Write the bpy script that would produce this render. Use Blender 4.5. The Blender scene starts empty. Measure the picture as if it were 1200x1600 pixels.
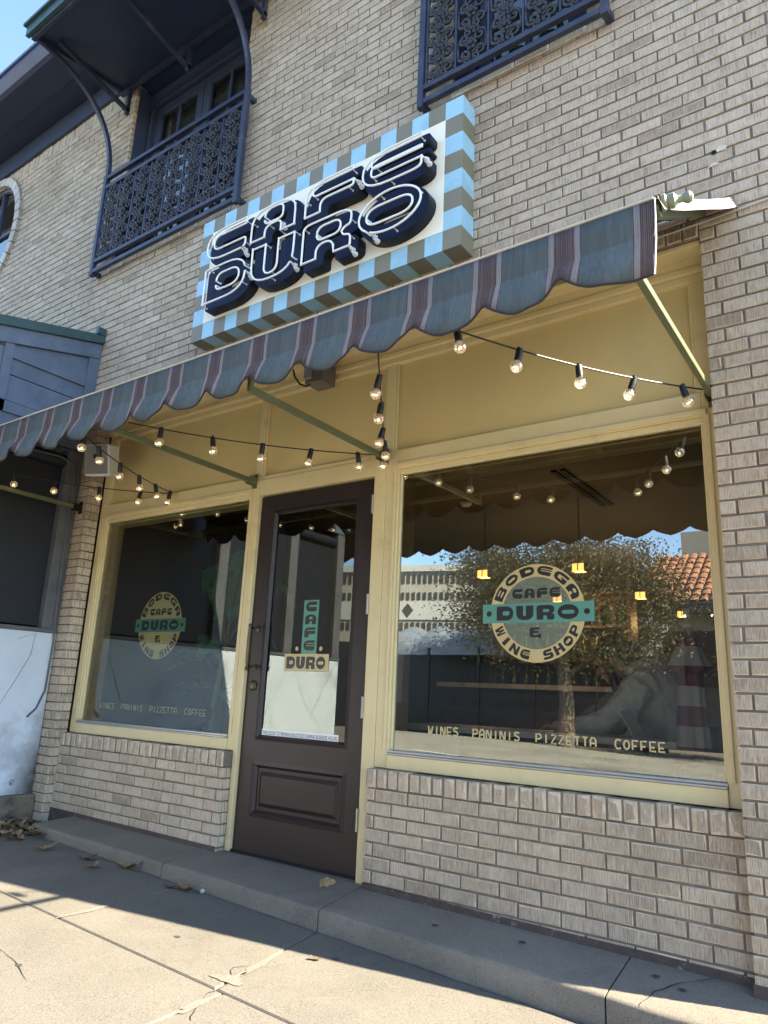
import bpy, math, random
from mathutils import Vector, Matrix
from mathutils.geometry import tessellate_polygon
R = math.radians
random.seed(11)
SC = bpy.context.scene
COL = SC.collection
# ---------------------------------------------------------------- camera
cam = bpy.data.objects.new('camera', bpy.data.cameras.new('camera'))
COL.objects.link(cam)
SC.camera = cam
def set_camera(x, y, z, yaw, pitch, roll, fpx):
    f = Vector((math.sin(yaw)*math.cos(pitch), math.cos(yaw)*math.cos(pitch), math.sin(pitch)))
    r = Vector((math.cos(yaw), -math.sin(yaw), 0)); u = r.cross(f)
    r2 = r*math.cos(roll)+u*math.sin(roll); u2 = u*math.cos(roll)-r*math.sin(roll)
    m = Matrix((r2, u2, -f)).transposed().to_4x4(); m.translation = (x, y, z)
    cam.matrix_world = m
    cam.data.sensor_fit = 'VERTICAL'; cam.data.sensor_height = 36; cam.data.lens = 36*fpx/1600
    cam.data.clip_start = .02; cam.data.clip_end = 1500
set_camera(3.2808, -3.1476, .9287, -.6285, .2484, .0443, 1120.7)
# ---------------------------------------------------------------- sky, sun, exposure
EL, AZ = R(38), R(13.4)          # sun height; how far behind the facade's plane it stands
SUN = Vector((math.cos(EL)*math.cos(AZ), math.cos(EL)*math.sin(AZ), math.sin(EL)))
W = bpy.data.worlds.new('World'); SC.world = W; W.use_nodes = True
nt = W.node_tree
sky = nt.nodes.new('ShaderNodeTexSky'); sky.sky_type = 'NISHITA'; sky.sun_disc = False
sky.sun_elevation = EL; sky.sun_rotation = math.atan2(SUN.x, SUN.y)
sky.air_density = .8; sky.dust_density = .15; sky.ozone_density = 3.5; sky.altitude = 300
bg = nt.nodes['Background']; nt.links.new(sky.outputs[0], bg.inputs[0]); bg.inputs[1].default_value = .10
sl = bpy.data.lights.new('sun', 'SUN'); sl.energy = 3.8; sl.angle = R(.53); sl.color = (1, .93, .82)
so = bpy.data.objects.new('sun', sl); COL.objects.link(so)
so.rotation_euler = SUN.to_track_quat('Z', 'Y').to_euler(); so.location = (12, 6, 14)
SC.view_settings.view_transform = 'Standard'; SC.view_settings.look = 'None'
SC.view_settings.exposure = 2.93; SC.view_settings.use_white_balance = True; SC.view_settings.white_balance_temperature = 7250; SC.view_settings.white_balance_tint = 7; SC.view_settings.gamma = 1
SC.cycles.transparent_max_bounces = 16; SC.cycles.max_bounces = 10
# ---------------------------------------------------------------- mesh helpers
class MB:
    def __init__(s): s.v = []; s.f = []; s.mi = []; s.a = []; s.m = 0; s.r = 0.0
    def face(s, ids): s.f.append(ids); s.mi.append(s.m); s.a.append(s.r)
    def add(s, vs, fs):
        n = len(s.v); s.v += [tuple(p) for p in vs]
        for f in fs: s.face([n+i for i in f])
    def box(s, x0, x1, y0, y1, z0, z1):
        x0, x1 = min(x0, x1), max(x0, x1); y0, y1 = min(y0, y1), max(y0, y1); z0, z1 = min(z0, z1), max(z0, z1)
        s.add([(x0,y0,z0),(x1,y0,z0),(x1,y1,z0),(x0,y1,z0),(x0,y0,z1),(x1,y0,z1),(x1,y1,z1),(x0,y1,z1)],
              [(3,2,1,0),(4,5,6,7),(0,1,5,4),(1,2,6,5),(2,3,7,6),(3,0,4,7)]); return s
    def quad(s, a, b, c, d): s.add([a, b, c, d], [(0,1,2,3)]); return s
    def bar(s, a, b, w, h, up=(0,0,1)):            # rectangular bar from a to b
        a, b = Vector(a), Vector(b); d = (b-a).normalized(); up = Vector(up)
        if abs(d.dot(up)) > .98: up = Vector((0,1,0))
        x = d.cross(up).normalized(); y = x.cross(d)
        q = [x*(i*w/2)+y*(j*h/2) for i, j in ((-1,-1),(1,-1),(1,1),(-1,1))]
        s.add([a+p for p in q]+[b+p for p in q], [(3,2,1,0),(4,5,6,7),(0,1,5,4),(1,2,6,5),(2,3,7,6),(3,0,4,7)]); return s
    def tube(s, pts, r, n=8, closed=False, cap=True):
        P = [Vector(p) for p in pts]; L = len(P); rr = r if isinstance(r, (list, tuple)) else [r]*L
        T = []
        for i in range(L):
            a = P[(i-1) % L] if (closed or i > 0) else P[i]; b = P[(i+1) % L] if (closed or i < L-1) else P[i]
            d = b-a; T.append(d.normalized() if d.length > 1e-9 else Vector((0,0,1)))
        u = T[0].orthogonal().normalized(); vs = []
        for i in range(L):
            u = (u-T[i]*u.dot(T[i]));
            u = u.normalized() if u.length > 1e-6 else T[i].orthogonal().normalized()
            w = T[i].cross(u)
            for k in range(n):
                t = 2*math.pi*k/n; vs.append(P[i]+(u*math.cos(t)+w*math.sin(t))*rr[i])
        fs = []
        for i in range(L if closed else L-1):
            j = (i+1) % L
            for k in range(n):
                k2 = (k+1) % n; fs.append((i*n+k, i*n+k2, j*n+k2, j*n+k))
        if cap and not closed: fs += [tuple(range(n-1, -1, -1)), tuple((L-1)*n+k for k in range(n))]
        s.add(vs, fs); return s
    def lathe(s, prof, o=(0,0,0), ax=(0,0,1), n=14):     # prof: (radius, height) pairs
        ax = Vector(ax).normalized(); u = ax.orthogonal().normalized(); w = ax.cross(u); o = Vector(o); vs = []
        for r, h in prof:
            for k in range(n):
                t = 2*math.pi*k/n; vs.append(o+ax*h+(u*math.cos(t)+w*math.sin(t))*max(r, 1e-4))
        m = len(prof); fs = [(i*n+k, i*n+(k+1) % n, (i+1)*n+(k+1) % n, (i+1)*n+k) for i in range(m-1) for k in range(n)]
        fs += [tuple(range(n-1, -1, -1)), tuple((m-1)*n+k for k in range(n))]
        s.add(vs, fs); return s
    def ball(s, c, r, n=12, sc=(1,1,1)):
        m = n//2+1; c = Vector(c); vs = []; fs = []
        for i in range(m):
            ph = -math.pi/2+math.pi*i/(m-1)
            for k in range(n):
                t = 2*math.pi*k/n
                vs.append(c+Vector((math.cos(ph)*math.cos(t)*sc[0], math.cos(ph)*math.sin(t)*sc[1], math.sin(ph)*sc[2]))*r)
        for i in range(m-1):
            for k in range(n): fs.append((i*n+k, i*n+(k+1) % n, (i+1)*n+(k+1) % n, (i+1)*n+k))
        s.add(vs, fs); return s
    def prism(s, contours, o, U, V, N, d, back=False):    # flat outline (with holes) in the plane U,V, front at o, depth d against N
        o, U, V, N = Vector(o), Vector(U), Vector(V), Vector(N)
        flat = [p for c in contours for p in c]
        tris = tessellate_polygon([[Vector((p[0], p[1], 0)) for p in c] for c in contours])
        P = [o+U*p[0]+V*p[1] for p in flat]; n = len(P)
        fr = []
        for t in tris:
            a, b, c = (P[i] for i in t)
            fr.append(tuple(t) if (b-a).cross(c-a).dot(N) > 0 else (t[0], t[2], t[1]))
        fs = list(fr); vs = P
        if d > 0:
            vs = P+[p-N*d for p in P]; k = 0
            for c in contours:
                m = len(c)
                for i in range(m): fs.append((k+i, k+(i+1) % m, n+k+(i+1) % m, n+k+i))
                k += m
            if back: fs += [tuple(n+i for i in reversed(t)) for t in fr]
        s.add(vs, fs); return s
    def build(s, name, mats, parent=None, smooth=False, local=False, bevel=0, ang=35):
        me = bpy.data.meshes.new(name)
        off = Vector((0,0,0))
        if parent is not None and not local: off = wloc(parent)
        me.from_pydata([tuple(Vector(p)-off) for p in s.v], [], s.f)
        if not isinstance(mats, (list, tuple)): mats = [mats]
        for m in mats: me.materials.append(M[m] if isinstance(m, str) else m)
        me.polygons.foreach_set('material_index', s.mi)
        if any(s.a):
            at = me.attributes.new('piece', 'FLOAT', 'FACE'); at.data.foreach_set('value', s.a)
        if smooth:
            me.polygons.foreach_set('use_smooth', [True]*len(me.polygons))
            if ang: me.set_sharp_from_angle(angle=R(ang))
        me.update()
        o = bpy.data.objects.new(name, me); COL.objects.link(o)
        if parent is not None: o.parent = parent
        if bevel:
            b = o.modifiers.new('bevel', 'BEVEL'); b.width = bevel; b.segments = 2; b.limit_method = 'ANGLE'; b.angle_limit = R(40)
        return o
def each(mb, name, mats, parent=None, **k):         # one object per separate piece
    par = list(range(len(mb.v)))
    def find(i):
        while par[i] != i: par[i] = par[par[i]]; i = par[i]
        return i
    for f in mb.f:
        for i in f[1:]: par[find(i)] = find(f[0])
    gr = {}
    for j, f in enumerate(mb.f): gr.setdefault(find(f[0]), []).append(j)
    out = []
    for js in gr.values():
        m2 = MB(); ids = {}
        for j in js:
            for i in mb.f[j]:
                if i not in ids: ids[i] = len(m2.v); m2.v.append(mb.v[i])
            m2.m = mb.mi[j]; m2.r = mb.a[j]; m2.face([ids[i] for i in mb.f[j]])
        out.append(m2.build(name, mats, parent, **k))
    return out
def wloc(o):
    p = Vector((0,0,0))
    while o is not None: p += o.location; o = o.parent
    return p
def tag(o, label=None, cat=None, group=None, kind=None):
    if label: o['label'] = label
    if cat: o['category'] = cat
    if group: o['group'] = group
    if kind: o['kind'] = kind
    return o
def thing(name, label, cat, loc=(0,0,0), group=None):
    o = bpy.data.objects.new(name, None); COL.objects.link(o); o.location = loc; o.empty_display_size = .1
    return tag(o, label, cat, group)
def copy_tree(o, parent=None):
    c = o.copy(); COL.objects.link(c); c.parent = parent
    for ch in list(o.children): copy_tree(ch, c)
    return c
# ---------------------------------------------------------------- materials
M = {}
def newmat(name):
    m = bpy.data.materials.new(name); m.use_nodes = True; M[name] = m
    return m, m.node_tree.nodes, m.node_tree.links, m.node_tree.nodes['Principled BSDF']
def noise(N, L, scale, detail=4, rough=.55, vec=None, sc3=None, coord='Object'):
    tc = N.new('ShaderNodeTexCoord'); n = N.new('ShaderNodeTexNoise')
    n.inputs['Scale'].default_value = scale; n.inputs['Detail'].default_value = detail; n.inputs['Roughness'].default_value = rough
    src = tc.outputs[coord]
    if sc3:
        mp = N.new('ShaderNodeMapping'); mp.inputs['Scale'].default_value = sc3; L.new(src, mp.inputs[0]); src = mp.outputs[0]
    L.new(src, n.inputs['Vector']); return n
def ramp(N, L, fac, stops, interp='LINEAR'):
    r = N.new('ShaderNodeValToRGB'); r.color_ramp.interpolation = interp; e = r.color_ramp.elements
    while len(e) > 1: e.remove(e[-1])
    e[0].position = stops[0][0]; e[0].color = (*stops[0][1], 1)
    for p, c in stops[1:]:
        q = e.new(p); q.color = (*c, 1)
    if fac is not None: L.new(fac, r.inputs[0])
    return r
def mix(N, L, fac, a, b, mode='MIX'):
    x = N.new('ShaderNodeMixRGB'); x.blend_type = mode
    for i, q in ((0, fac), (1, a), (2, b)):
        if hasattr(q, 'is_linked') or hasattr(q, 'links'): L.new(q, x.inputs[i])
        elif i == 0: x.inputs[0].default_value = q
        else: x.inputs[i].default_value = (*q, 1)
    return x.outputs[0]
def bump(N, L, b, h, strength, dist=.002):
    n = N.new('ShaderNodeBump'); n.inputs['Strength'].default_value = strength; n.inputs['Distance'].default_value = dist
    L.new(h, n.inputs['Height']); L.new(n.outputs[0], b.inputs['Normal']); return n
def sc(c, k): return tuple(min(1, x*k) for x in c)
def pm(name, col, rough=.6, var=.12, scale=6, bmp=.0, bscale=80, metal=0, spec=.5, dirt=None, dscale=3, sc3=None, dlo=.52, dhi=.7):
    m, N, L, b = newmat(name)
    n = noise(N, L, scale, 6, .6, sc3=sc3)
    c = ramp(N, L, n.outputs[0], [(.3, sc(col, 1-var)), (.7, sc(col, 1+var))]).outputs[0]
    if dirt:
        d = noise(N, L, dscale, 8, .65); f = ramp(N, L, d.outputs[0], [(dlo, (0,0,0)), (dhi, (1,1,1))]).outputs[0]
        c = mix(N, L, f, c, dirt)
    L.new(c, b.inputs['Base Color']); b.inputs['Roughness'].default_value = rough; b.inputs['Metallic'].default_value = metal
    b.inputs['Specular IOR Level'].default_value = spec
    if bmp: bump(N, L, b, noise(N, L, bscale, 5, .6).outputs[0], bmp)
    return m
def emit(name, col, s):
    m, N, L, b = newmat(name); b.inputs['Base Color'].default_value = (*col, 1); b.inputs['Emission Color'].default_value = (*col, 1)
    b.inputs['Emission Strength'].default_value = s; return m
# wire-cut buff brick: every brick its own tone, vertical scratches, pits, lime streaks
def brick_mat(name, tones):
    m, N, L, b = newmat(name)
    a = N.new('ShaderNodeAttribute'); a.attribute_name = 'piece'
    base = ramp(N, L, a.outputs['Fac'], tones).outputs[0]
    big = noise(N, L, 1.3, 3, .6)
    base = mix(N, L, ramp(N, L, big.outputs[0], [(.4, (0,0,0)), (.72, (.55,.55,.55))]).outputs[0], base, (.33,.25,.17))
    soot = noise(N, L, .8, 7, .7, sc3=(1, 1, .55)); base = mix(N, L, ramp(N, L, soot.outputs[0], [(.5, (0,0,0)), (.74, (.6,.6,.6))]).outputs[0], base, (.20,.165,.125))
    lime = noise(N, L, 2.6, 8, .75); base = mix(N, L, ramp(N, L, lime.outputs[0], [(.58, (0,0,0)), (.74, (.55,.55,.55))]).outputs[0], base, (.66,.59,.49))
    st = noise(N, L, 1, 3, .7, sc3=(430, 90, 26))
    base = mix(N, L, ramp(N, L, st.outputs[0], [(.48, (0,0,0)), (.66, (.55,.55,.55))]).outputs[0], base, (.66,.58,.48))
    base = mix(N, L, ramp(N, L, st.outputs[0], [(.30, (.6,.6,.6)), (.43, (0,0,0))]).outputs[0], base, (.16,.12,.085))
    s2 = noise(N, L, 1, 2, .6, sc3=(640, 120, 8)); msk = noise(N, L, 16, 4, .65)
    k = N.new('ShaderNodeMath'); k.operation = 'MULTIPLY'; L.new(ramp(N, L, s2.outputs[0], [(.36, (1,1,1)), (.5, (0,0,0))]).outputs[0], k.inputs[0]); L.new(ramp(N, L, msk.outputs[0], [(.38, (.15,.15,.15)), (.58, (.9,.9,.9))]).outputs[0], k.inputs[1])
    base = mix(N, L, k.outputs[0], base, (.19,.135,.085))
    pit = noise(N, L, 150, 2, .5)
    base = mix(N, L, ramp(N, L, pit.outputs[0], [(.22, (.8,.8,.8)), (.34, (0,0,0))]).outputs[0], base, (.10,.08,.06))
    L.new(base, b.inputs['Base Color']); b.inputs['Roughness'].default_value = .8; b.inputs['Specular IOR Level'].default_value = .35
    h = mix(N, L, .35, st.outputs[0], pit.outputs[0])
    bump(N, L, b, h, .9, .004)
T = [(0, (.31,.225,.15)), (.1, (.45,.345,.245)), (.4, (.535,.42,.30)), (.65, (.58,.465,.345)), (.88, (.51,.395,.28)), (1, (.66,.54,.41))]
brick_mat('brick', T)
brick_mat('brick_brown', [(0, (.17,.115,.07)), (.5, (.27,.19,.12)), (1, (.34,.26,.18))])
brick_mat('brick_white', [(0, (.6,.57,.52)), (1, (.74,.71,.66))])
pm('brick_edge', (.50,.405,.295), .85, .3, 25)
pm('mortar', (.19,.157,.122), .95, .25, 14, .5, 90)
pm('cream_paint', (.65,.53,.29), .5, .06, 3, .35, 45, dirt=(.47,.38,.23), dscale=5, dlo=.56, dhi=.8)
pm('panel_paint', (.61,.475,.225), .45, .06, 1.6, .4, 18, dirt=(.52,.41,.22), dscale=2.2, dlo=.55, dhi=.8)
pm('door_paint', (.027,.0175,.016), .42, .12, 4, .2, 120, spec=.35)
pm('navy_metal', (.026,.032,.060), .42, .2, 9, .25, 60, dirt=(.055,.058,.075), dscale=6)
pm('iron', (.026,.027,.034), .5, .25, 20, .4, 120)
pm('navy_wood', (.034,.043,.080), .5, .15, 6, .3, 60)
pm('soffit_navy', (.022,.032,.068), .5, .12, 5, .2, 60)
pm('gutter_blue', (.075,.085,.15), .4, .1, 5)
pm('board_blue', (.095,.12,.165), .6, .16, 5, .5, 50, dirt=(.13,.155,.19), dscale=4)
pm('roof_green', (.035,.075,.075), .4, .15, 6)
pm('post_grey', (.10,.10,.11), .6, .2, 7, .4, 50)
pm('screen_black', (.009,.011,.018), .55, .1, 20)
pm('white_wall', (.60,.65,.70), .75, .07, 2.5, .6, 45, dirt=(.36,.38,.40), dscale=2.2)
pm('curb_stone', (.17,.13,.095), .9, .35, 18, .9, 40, dirt=(.05,.045,.045), dscale=9)
pm('base_paint', (.075,.05,.045), .7, .3, 14, .6, 50, dirt=(.3,.27,.25), dscale=22, dlo=.6, dhi=.72)
pm('aluminium', (.42,.42,.40), .4, .1, 10, metal=.7)
pm('steel', (.5,.5,.48), .3, .1, 10, metal=1)
pm('brass_dark', (.10,.08,.05), .35, .2, 20, metal=.9)
pm('olive_metal', (.115,.125,.06), .45, .15, 9, .2, 70)
pm('finial_paint', (.19,.22,.15), .45, .1, 9)
pm('sign_cream', (.93,.85,.66), .45, .03, 3, dirt=(.68,.58,.40), dscale=2.6, dlo=.55, dhi=.8)
pm('sign_blue', (.33,.565,.67), .42, .06, 4, dirt=(.27,.43,.48), dscale=5, sc3=(1, 1, .3), dlo=.5, dhi=.75)
pm('sign_olive', (.21,.185,.12), .45, .08, 6, dirt=(.2,.18,.12), dscale=5)
pm('letter_navy', (.0022,.006,.028), .5, .06, 5, spec=.2)
pm('letter_side', (.010,.012,.020), .5, .08, 5, spec=.25)
pm('neon_glass', (.85,.84,.78), .12, .02, 5)
pm('porcelain', (.62,.60,.55), .2, .06, 9)
pm('rubber', (.012,.012,.013), .5, .1, 20)
pm('cable_white', (.45,.43,.38), .5, .05, 9)
pm('grey_plastic', (.18,.17,.155), .5, .05, 9)
pm('speaker_white', (.62,.62,.61), .5, .04, 9)
pm('grille', (.21,.21,.21), .7, .1, 200, .4, 500)
pm('box_grey', (.15,.14,.12), .5, .15, 9, metal=.3)
pm('decal_gold', (.52,.39,.17), .5, .05, 9); pm('decal_black', (.012,.012,.012), .4, .1, 9)
pm('decal_green', (.085,.26,.19), .5, .06, 6); pm('decal_pale', (.30,.35,.25), .5, .05, 6).node_tree.nodes['Principled BSDF'].inputs['Alpha'].default_value = .42
pm('decal_white', (.8,.8,.78), .5, .02, 6); pm('decal_smoke', (.022,.024,.03), .4, .1, 6).node_tree.nodes['Principled BSDF'].inputs['Alpha'].default_value = .35; pm('decal_cream', (.52,.41,.20), .5, .03, 6)
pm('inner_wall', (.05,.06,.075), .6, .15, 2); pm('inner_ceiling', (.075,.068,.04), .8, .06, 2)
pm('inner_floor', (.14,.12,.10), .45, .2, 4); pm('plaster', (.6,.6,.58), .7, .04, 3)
pm('inner_ochre', (.20,.14,.05), .6, .1, 3); pm('dark_wood', (.05,.032,.022), .45, .3, 9); pm('teal_paint', (.15,.34,.29), .5, .08, 7)
pm('marble', (.50,.52,.52), .25, .14, 5, dirt=(.3,.32,.34), dscale=6); pm('black_gap', (.004,.004,.004), .9, .1, 9)
pm('curtain', (.30,.27,.19), .8, .1, 9); pm('bottle', (.03,.06,.04), .1, .2, 9)
pm('leaf_green', (.09,.24,.13), .35, .3, 9); pm('leaf_rib', (.12,.2,.08), .4, .1, 9); pm('pot', (.2,.19,.18), .7, .1, 9)
pm('leaf_brown', (.24,.155,.08), .75, .35, 30, .5, 90); pm('leaf_dark', (.11,.075,.045), .8, .35, 30, .5, 90)
pm('pebble', (.42,.40,.37), .8, .15, 30); pm('gum', (.05,.05,.055), .7, .2, 30)
pm('jacket', (.60,.61,.58), .8, .2, 9, .4, 60); pm('jacket_dark', (.07,.075,.085), .8, .2, 9, .4, 60)
pm('skin', (.50,.29,.20), .5, .06, 12); pm('hair', (.018,.012,.01), .4, .3, 60); pm('trousers', (.04,.045,.06), .8, .2, 20); pm('eye_dark', (.02,.015,.012), .3, .1, 9); pm('lip', (.36,.15,.12), .45, .1, 9)
pm('paper', (.75,.75,.74), .6, .03, 9)
pm('asphalt', (.2,.18,.145), .9, .2, 1.2, .6, 60, dirt=(.1,.09,.08), dscale=.8); pm('road_paint', (.6,.58,.5), .7, .1, 6)
pm('ground_soil', (.12,.11,.08), .95, .2, .3)
pm('beige_block', (.36,.33,.275), .8, .08, 1.5, .3, 20); pm('block_band', (.46,.45,.41), .7, .05, 1); pm('slit_dark', (.05,.045,.04), .8, .2, 3)
pm('store_dark', (.02,.024,.035), .5, .25, 1.5); pm('timber_clad', (.32,.17,.07), .6, .25, 3); pm('tent_grey', (.22,.24,.26), .35, .2, 3)
pm('roof_tile', (.33,.15,.085), .75, .35, 5, .3, 30); pm('stucco', (.24,.225,.20), .8, .08, 2); pm('bark', (.13,.10,.075), .9, .3, 9, .8, 30)
pm('crown_leaf', (.185,.16,.095), .7, .45, 2.2); pm('chalk', (.5,.5,.48), .8, .1, 9)
emit('filament', (1, .70, .38), 5); emit('amber_shade', (1, .42, .11), .42); emit('tiny_lamp', (1, .85, .6), 12)
def concrete(name, c1, c2, dark, sp=.5):
    m, N, L, b = newmat(name)
    big = noise(N, L, 1.1, 8, .6); c = ramp(N, L, big.outputs[0], [(.3, c1), (.7, c2)]).outputs[0]
    st = noise(N, L, 3.3, 10, .7); c = mix(N, L, ramp(N, L, st.outputs[0], [(.46, (0,0,0)), (.74, (.8,.8,.8))]).outputs[0], c, dark)
    g = noise(N, L, 160, 3, .6); c = mix(N, L, sp, c, ramp(N, L, g.outputs[0], [(.3, sc(c1, .45)), (.5, c2), (.72, sc(c2, 1.35))]).outputs[0])
    vo = N.new('ShaderNodeTexVoronoi'); vo.inputs['Scale'].default_value = 75; tc = N.new('ShaderNodeTexCoord'); L.new(tc.outputs['Object'], vo.inputs['Vector'])
    c = mix(N, L, ramp(N, L, vo.outputs[0], [(.05, (.35,.35,.35)), (.2, (0,0,0))]).outputs[0], c, sc(c1, .4))
    L.new(c, b.inputs['Base Color']); b.inputs['Roughness'].default_value = .85; b.inputs['Specular IOR Level'].default_value = .3
    bump(N, L, b, mix(N, L, .5, g.outputs[0], st.outputs[0]), .5, .004)
concrete('concrete', (.098,.088,.073), (.16,.145,.122), (.058,.052,.044))
concrete('concrete_step', (.135,.118,.096), (.215,.19,.154), (.077,.068,.056), .35)
concrete('concrete_patch', (.135,.121,.10), (.19,.171,.142), (.10,.09,.075), .45)
# window glass: clear seen straight on, mirror-like at a slant
def glass(name, ior, tint, gain=1.0):
    m, N, L, b = newmat(name); N.remove(b)
    t = N.new('ShaderNodeBsdfTransparent'); t.inputs[0].default_value = (*tint, 1)
    g = N.new('ShaderNodeBsdfGlossy'); g.inputs['Roughness'].default_value = .004; g.inputs[0].default_value = (.90,.97,.93,1)
    f = N.new('ShaderNodeFresnel'); f.inputs[0].default_value = ior
    k = N.new('ShaderNodeMath'); k.operation = 'MULTIPLY'; k.use_clamp = True; L.new(f.outputs[0], k.inputs[0]); k.inputs[1].default_value = gain
    wv = noise(N, L, .9, 1, .4); bp = N.new('ShaderNodeBump'); bp.inputs['Strength'].default_value = .06; bp.inputs['Distance'].default_value = .01
    L.new(wv.outputs[0], bp.inputs['Height']); L.new(bp.outputs[0], g.inputs['Normal'])
    x = N.new('ShaderNodeMixShader'); L.new(k.outputs[0], x.inputs[0]); L.new(t.outputs[0], x.inputs[1]); L.new(g.outputs[0], x.inputs[2])
    L.new(x.outputs[0], N['Material Output'].inputs[0])
glass('shop_glass', 1.55, (.80,.89,.83), 2.3); glass('mirror_glass', 1.55, (.90,.92,.88), 6.0)
glass('upper_glass', 1.6, (.5,.52,.55), 2.0)
def bulb():
    m, N, L, b = newmat('bulb_glass'); N.remove(b)
    t = N.new('ShaderNodeBsdfTransparent'); t.inputs[0].default_value = (.97,.95,.9,1); g = N.new('ShaderNodeBsdfGlossy'); g.inputs['Roughness'].default_value = .03
    f = N.new('ShaderNodeFresnel'); f.inputs[0].default_value = 1.6; d = N.new('ShaderNodeBsdfTranslucent'); d.inputs[0].default_value = (.92,.91,.88,1)
    e = N.new('ShaderNodeEmission'); e.inputs[0].default_value = (1,.66,.34,1); e.inputs[1].default_value = .16
    x = N.new('ShaderNodeMixShader'); L.new(f.outputs[0], x.inputs[0]); L.new(t.outputs[0], x.inputs[1]); L.new(g.outputs[0], x.inputs[2])
    y = N.new('ShaderNodeMixShader'); y.inputs[0].default_value = .26; L.new(x.outputs[0], y.inputs[1]); L.new(d.outputs[0], y.inputs[2])
    z = N.new('ShaderNodeMixShader'); z.inputs[0].default_value = .16; L.new(y.outputs[0], z.inputs[1]); L.new(e.outputs[0], z.inputs[2]); e.inputs[1].default_value = .03
    L.new(z.outputs[0], N['Material Output'].inputs[0])
bulb()
# awning cloth: slate blue with plum and lilac stripes, period 0.288 m
def cloth(name, teal, lift=1.0):
    m, N, L, b = newmat(name); tc = N.new('ShaderNodeTexCoord'); sx = N.new('ShaderNodeSeparateXYZ'); L.new(tc.outputs['Object'], sx.inputs[0])
    def mth(op, a, k=None):
        q = N.new('ShaderNodeMath'); q.operation = op
        L.new(a, q.inputs[0])
        if k is not None: q.inputs[1].default_value = k
        return q.outputs[0]
    fr = mth('FRACT', mth('ADD', mth('MULTIPLY', sx.outputs[0], 1/.288), 100.5-(2.494-.5)/.288))
    t2 = sc(teal, .9); plum = (.086*lift,.056*lift,.050*lift); lil = (.29*lift,.25*lift,.235*lift); mar = (.07*lift,.03*lift,.035*lift)
    band = ramp(N, L, fr, [(0, teal), (.298, mar), (.306, lil), (.372, plum), (.41, sc(plum, 1.5)), (.43, plum), (.57, sc(plum, 1.5)), (.59, plum), (.628, lil), (.694, mar), (.702, t2)], 'CONSTANT').outputs[0]
    pin = mth('FRACT', mth('MULTIPLY', sx.outputs[0], 1/.0062))
    inb = ramp(N, L, fr, [(0, (0,0,0)), (.30, (1,1,1)), (.70, (0,0,0))], 'CONSTANT').outputs[0]
    pr = ramp(N, L, pin, [(0, (.55,.55,.55)), (.4, (0,0,0))], 'CONSTANT').outputs[0]
    pf = N.new('ShaderNodeMath'); pf.operation = 'MULTIPLY'; L.new(inb, pf.inputs[0]); L.new(pr, pf.inputs[1])
    c = mix(N, L, pf.outputs[0], band, (.2*lift,.165*lift,.17*lift))
    w = noise(N, L, 1, 5, .7, sc3=(95, 95, 4)); c = mix(N, L, .45, c, ramp(N, L, w.outputs[0], [(.3, (.3,.3,.3)), (.7, (1,1,1))]).outputs[0], 'MULTIPLY')
    L.new(c, b.inputs['Base Color']); b.inputs['Roughness'].default_value = .85; b.inputs['Specular IOR Level'].default_value = .15
    bump(N, L, b, noise(N, L, 22, 4, .6).outputs[0], .25, .01)
cloth('awning_cloth', (.108,.124,.120), .98); cloth('awning_flap_skylit', (.122,.150,.158), 1.08); pm('awning_underside_shade', (.013,.011,.006), .9, .2, 4); pm('added_canopy_cloth', (.012,.011,.008), .95, .2, 4, spec=.1)  # skylight is put into the flap's tint, shade into the dark underside tint
def parasol_mat():
    m, N, L, b = newmat('parasol_cloth'); tc = N.new('ShaderNodeTexCoord'); sx = N.new('ShaderNodeSeparateXYZ'); L.new(tc.outputs['Object'], sx.inputs[0])
    q = N.new('ShaderNodeMath'); q.operation = 'MULTIPLY'; L.new(sx.outputs[2], q.inputs[0]); q.inputs[1].default_value = 1/.17
    f = N.new('ShaderNodeMath'); f.operation = 'FRACT'; L.new(q.outputs[0], f.inputs[0])
    L.new(ramp(N, L, f.outputs[0], [(0, (.17,.065,.075)), (.5, (.40,.39,.37))], 'CONSTANT').outputs[0], b.inputs['Base Color']); b.inputs['Roughness'].default_value = .85
parasol_mat()
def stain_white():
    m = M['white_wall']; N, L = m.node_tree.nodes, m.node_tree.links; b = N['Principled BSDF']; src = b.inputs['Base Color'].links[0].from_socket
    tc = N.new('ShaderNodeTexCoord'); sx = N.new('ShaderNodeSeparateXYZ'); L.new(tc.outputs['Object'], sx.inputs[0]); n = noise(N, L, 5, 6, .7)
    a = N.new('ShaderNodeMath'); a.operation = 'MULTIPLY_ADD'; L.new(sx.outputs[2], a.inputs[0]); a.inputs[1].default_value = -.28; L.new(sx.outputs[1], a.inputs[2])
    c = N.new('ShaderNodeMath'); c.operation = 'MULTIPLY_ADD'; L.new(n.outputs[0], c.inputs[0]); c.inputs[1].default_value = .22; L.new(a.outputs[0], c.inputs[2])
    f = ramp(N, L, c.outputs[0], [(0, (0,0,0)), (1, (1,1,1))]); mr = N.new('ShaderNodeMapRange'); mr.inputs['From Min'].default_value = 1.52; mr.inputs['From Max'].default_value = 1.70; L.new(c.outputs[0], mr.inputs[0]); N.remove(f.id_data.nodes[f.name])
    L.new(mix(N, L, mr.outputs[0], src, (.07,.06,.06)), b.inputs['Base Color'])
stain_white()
def gz(x, y):                                     # fall of the pavement
    return -.087-.033*max(-6, min(6, x))+.012*max(-6, y+.37)
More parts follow.
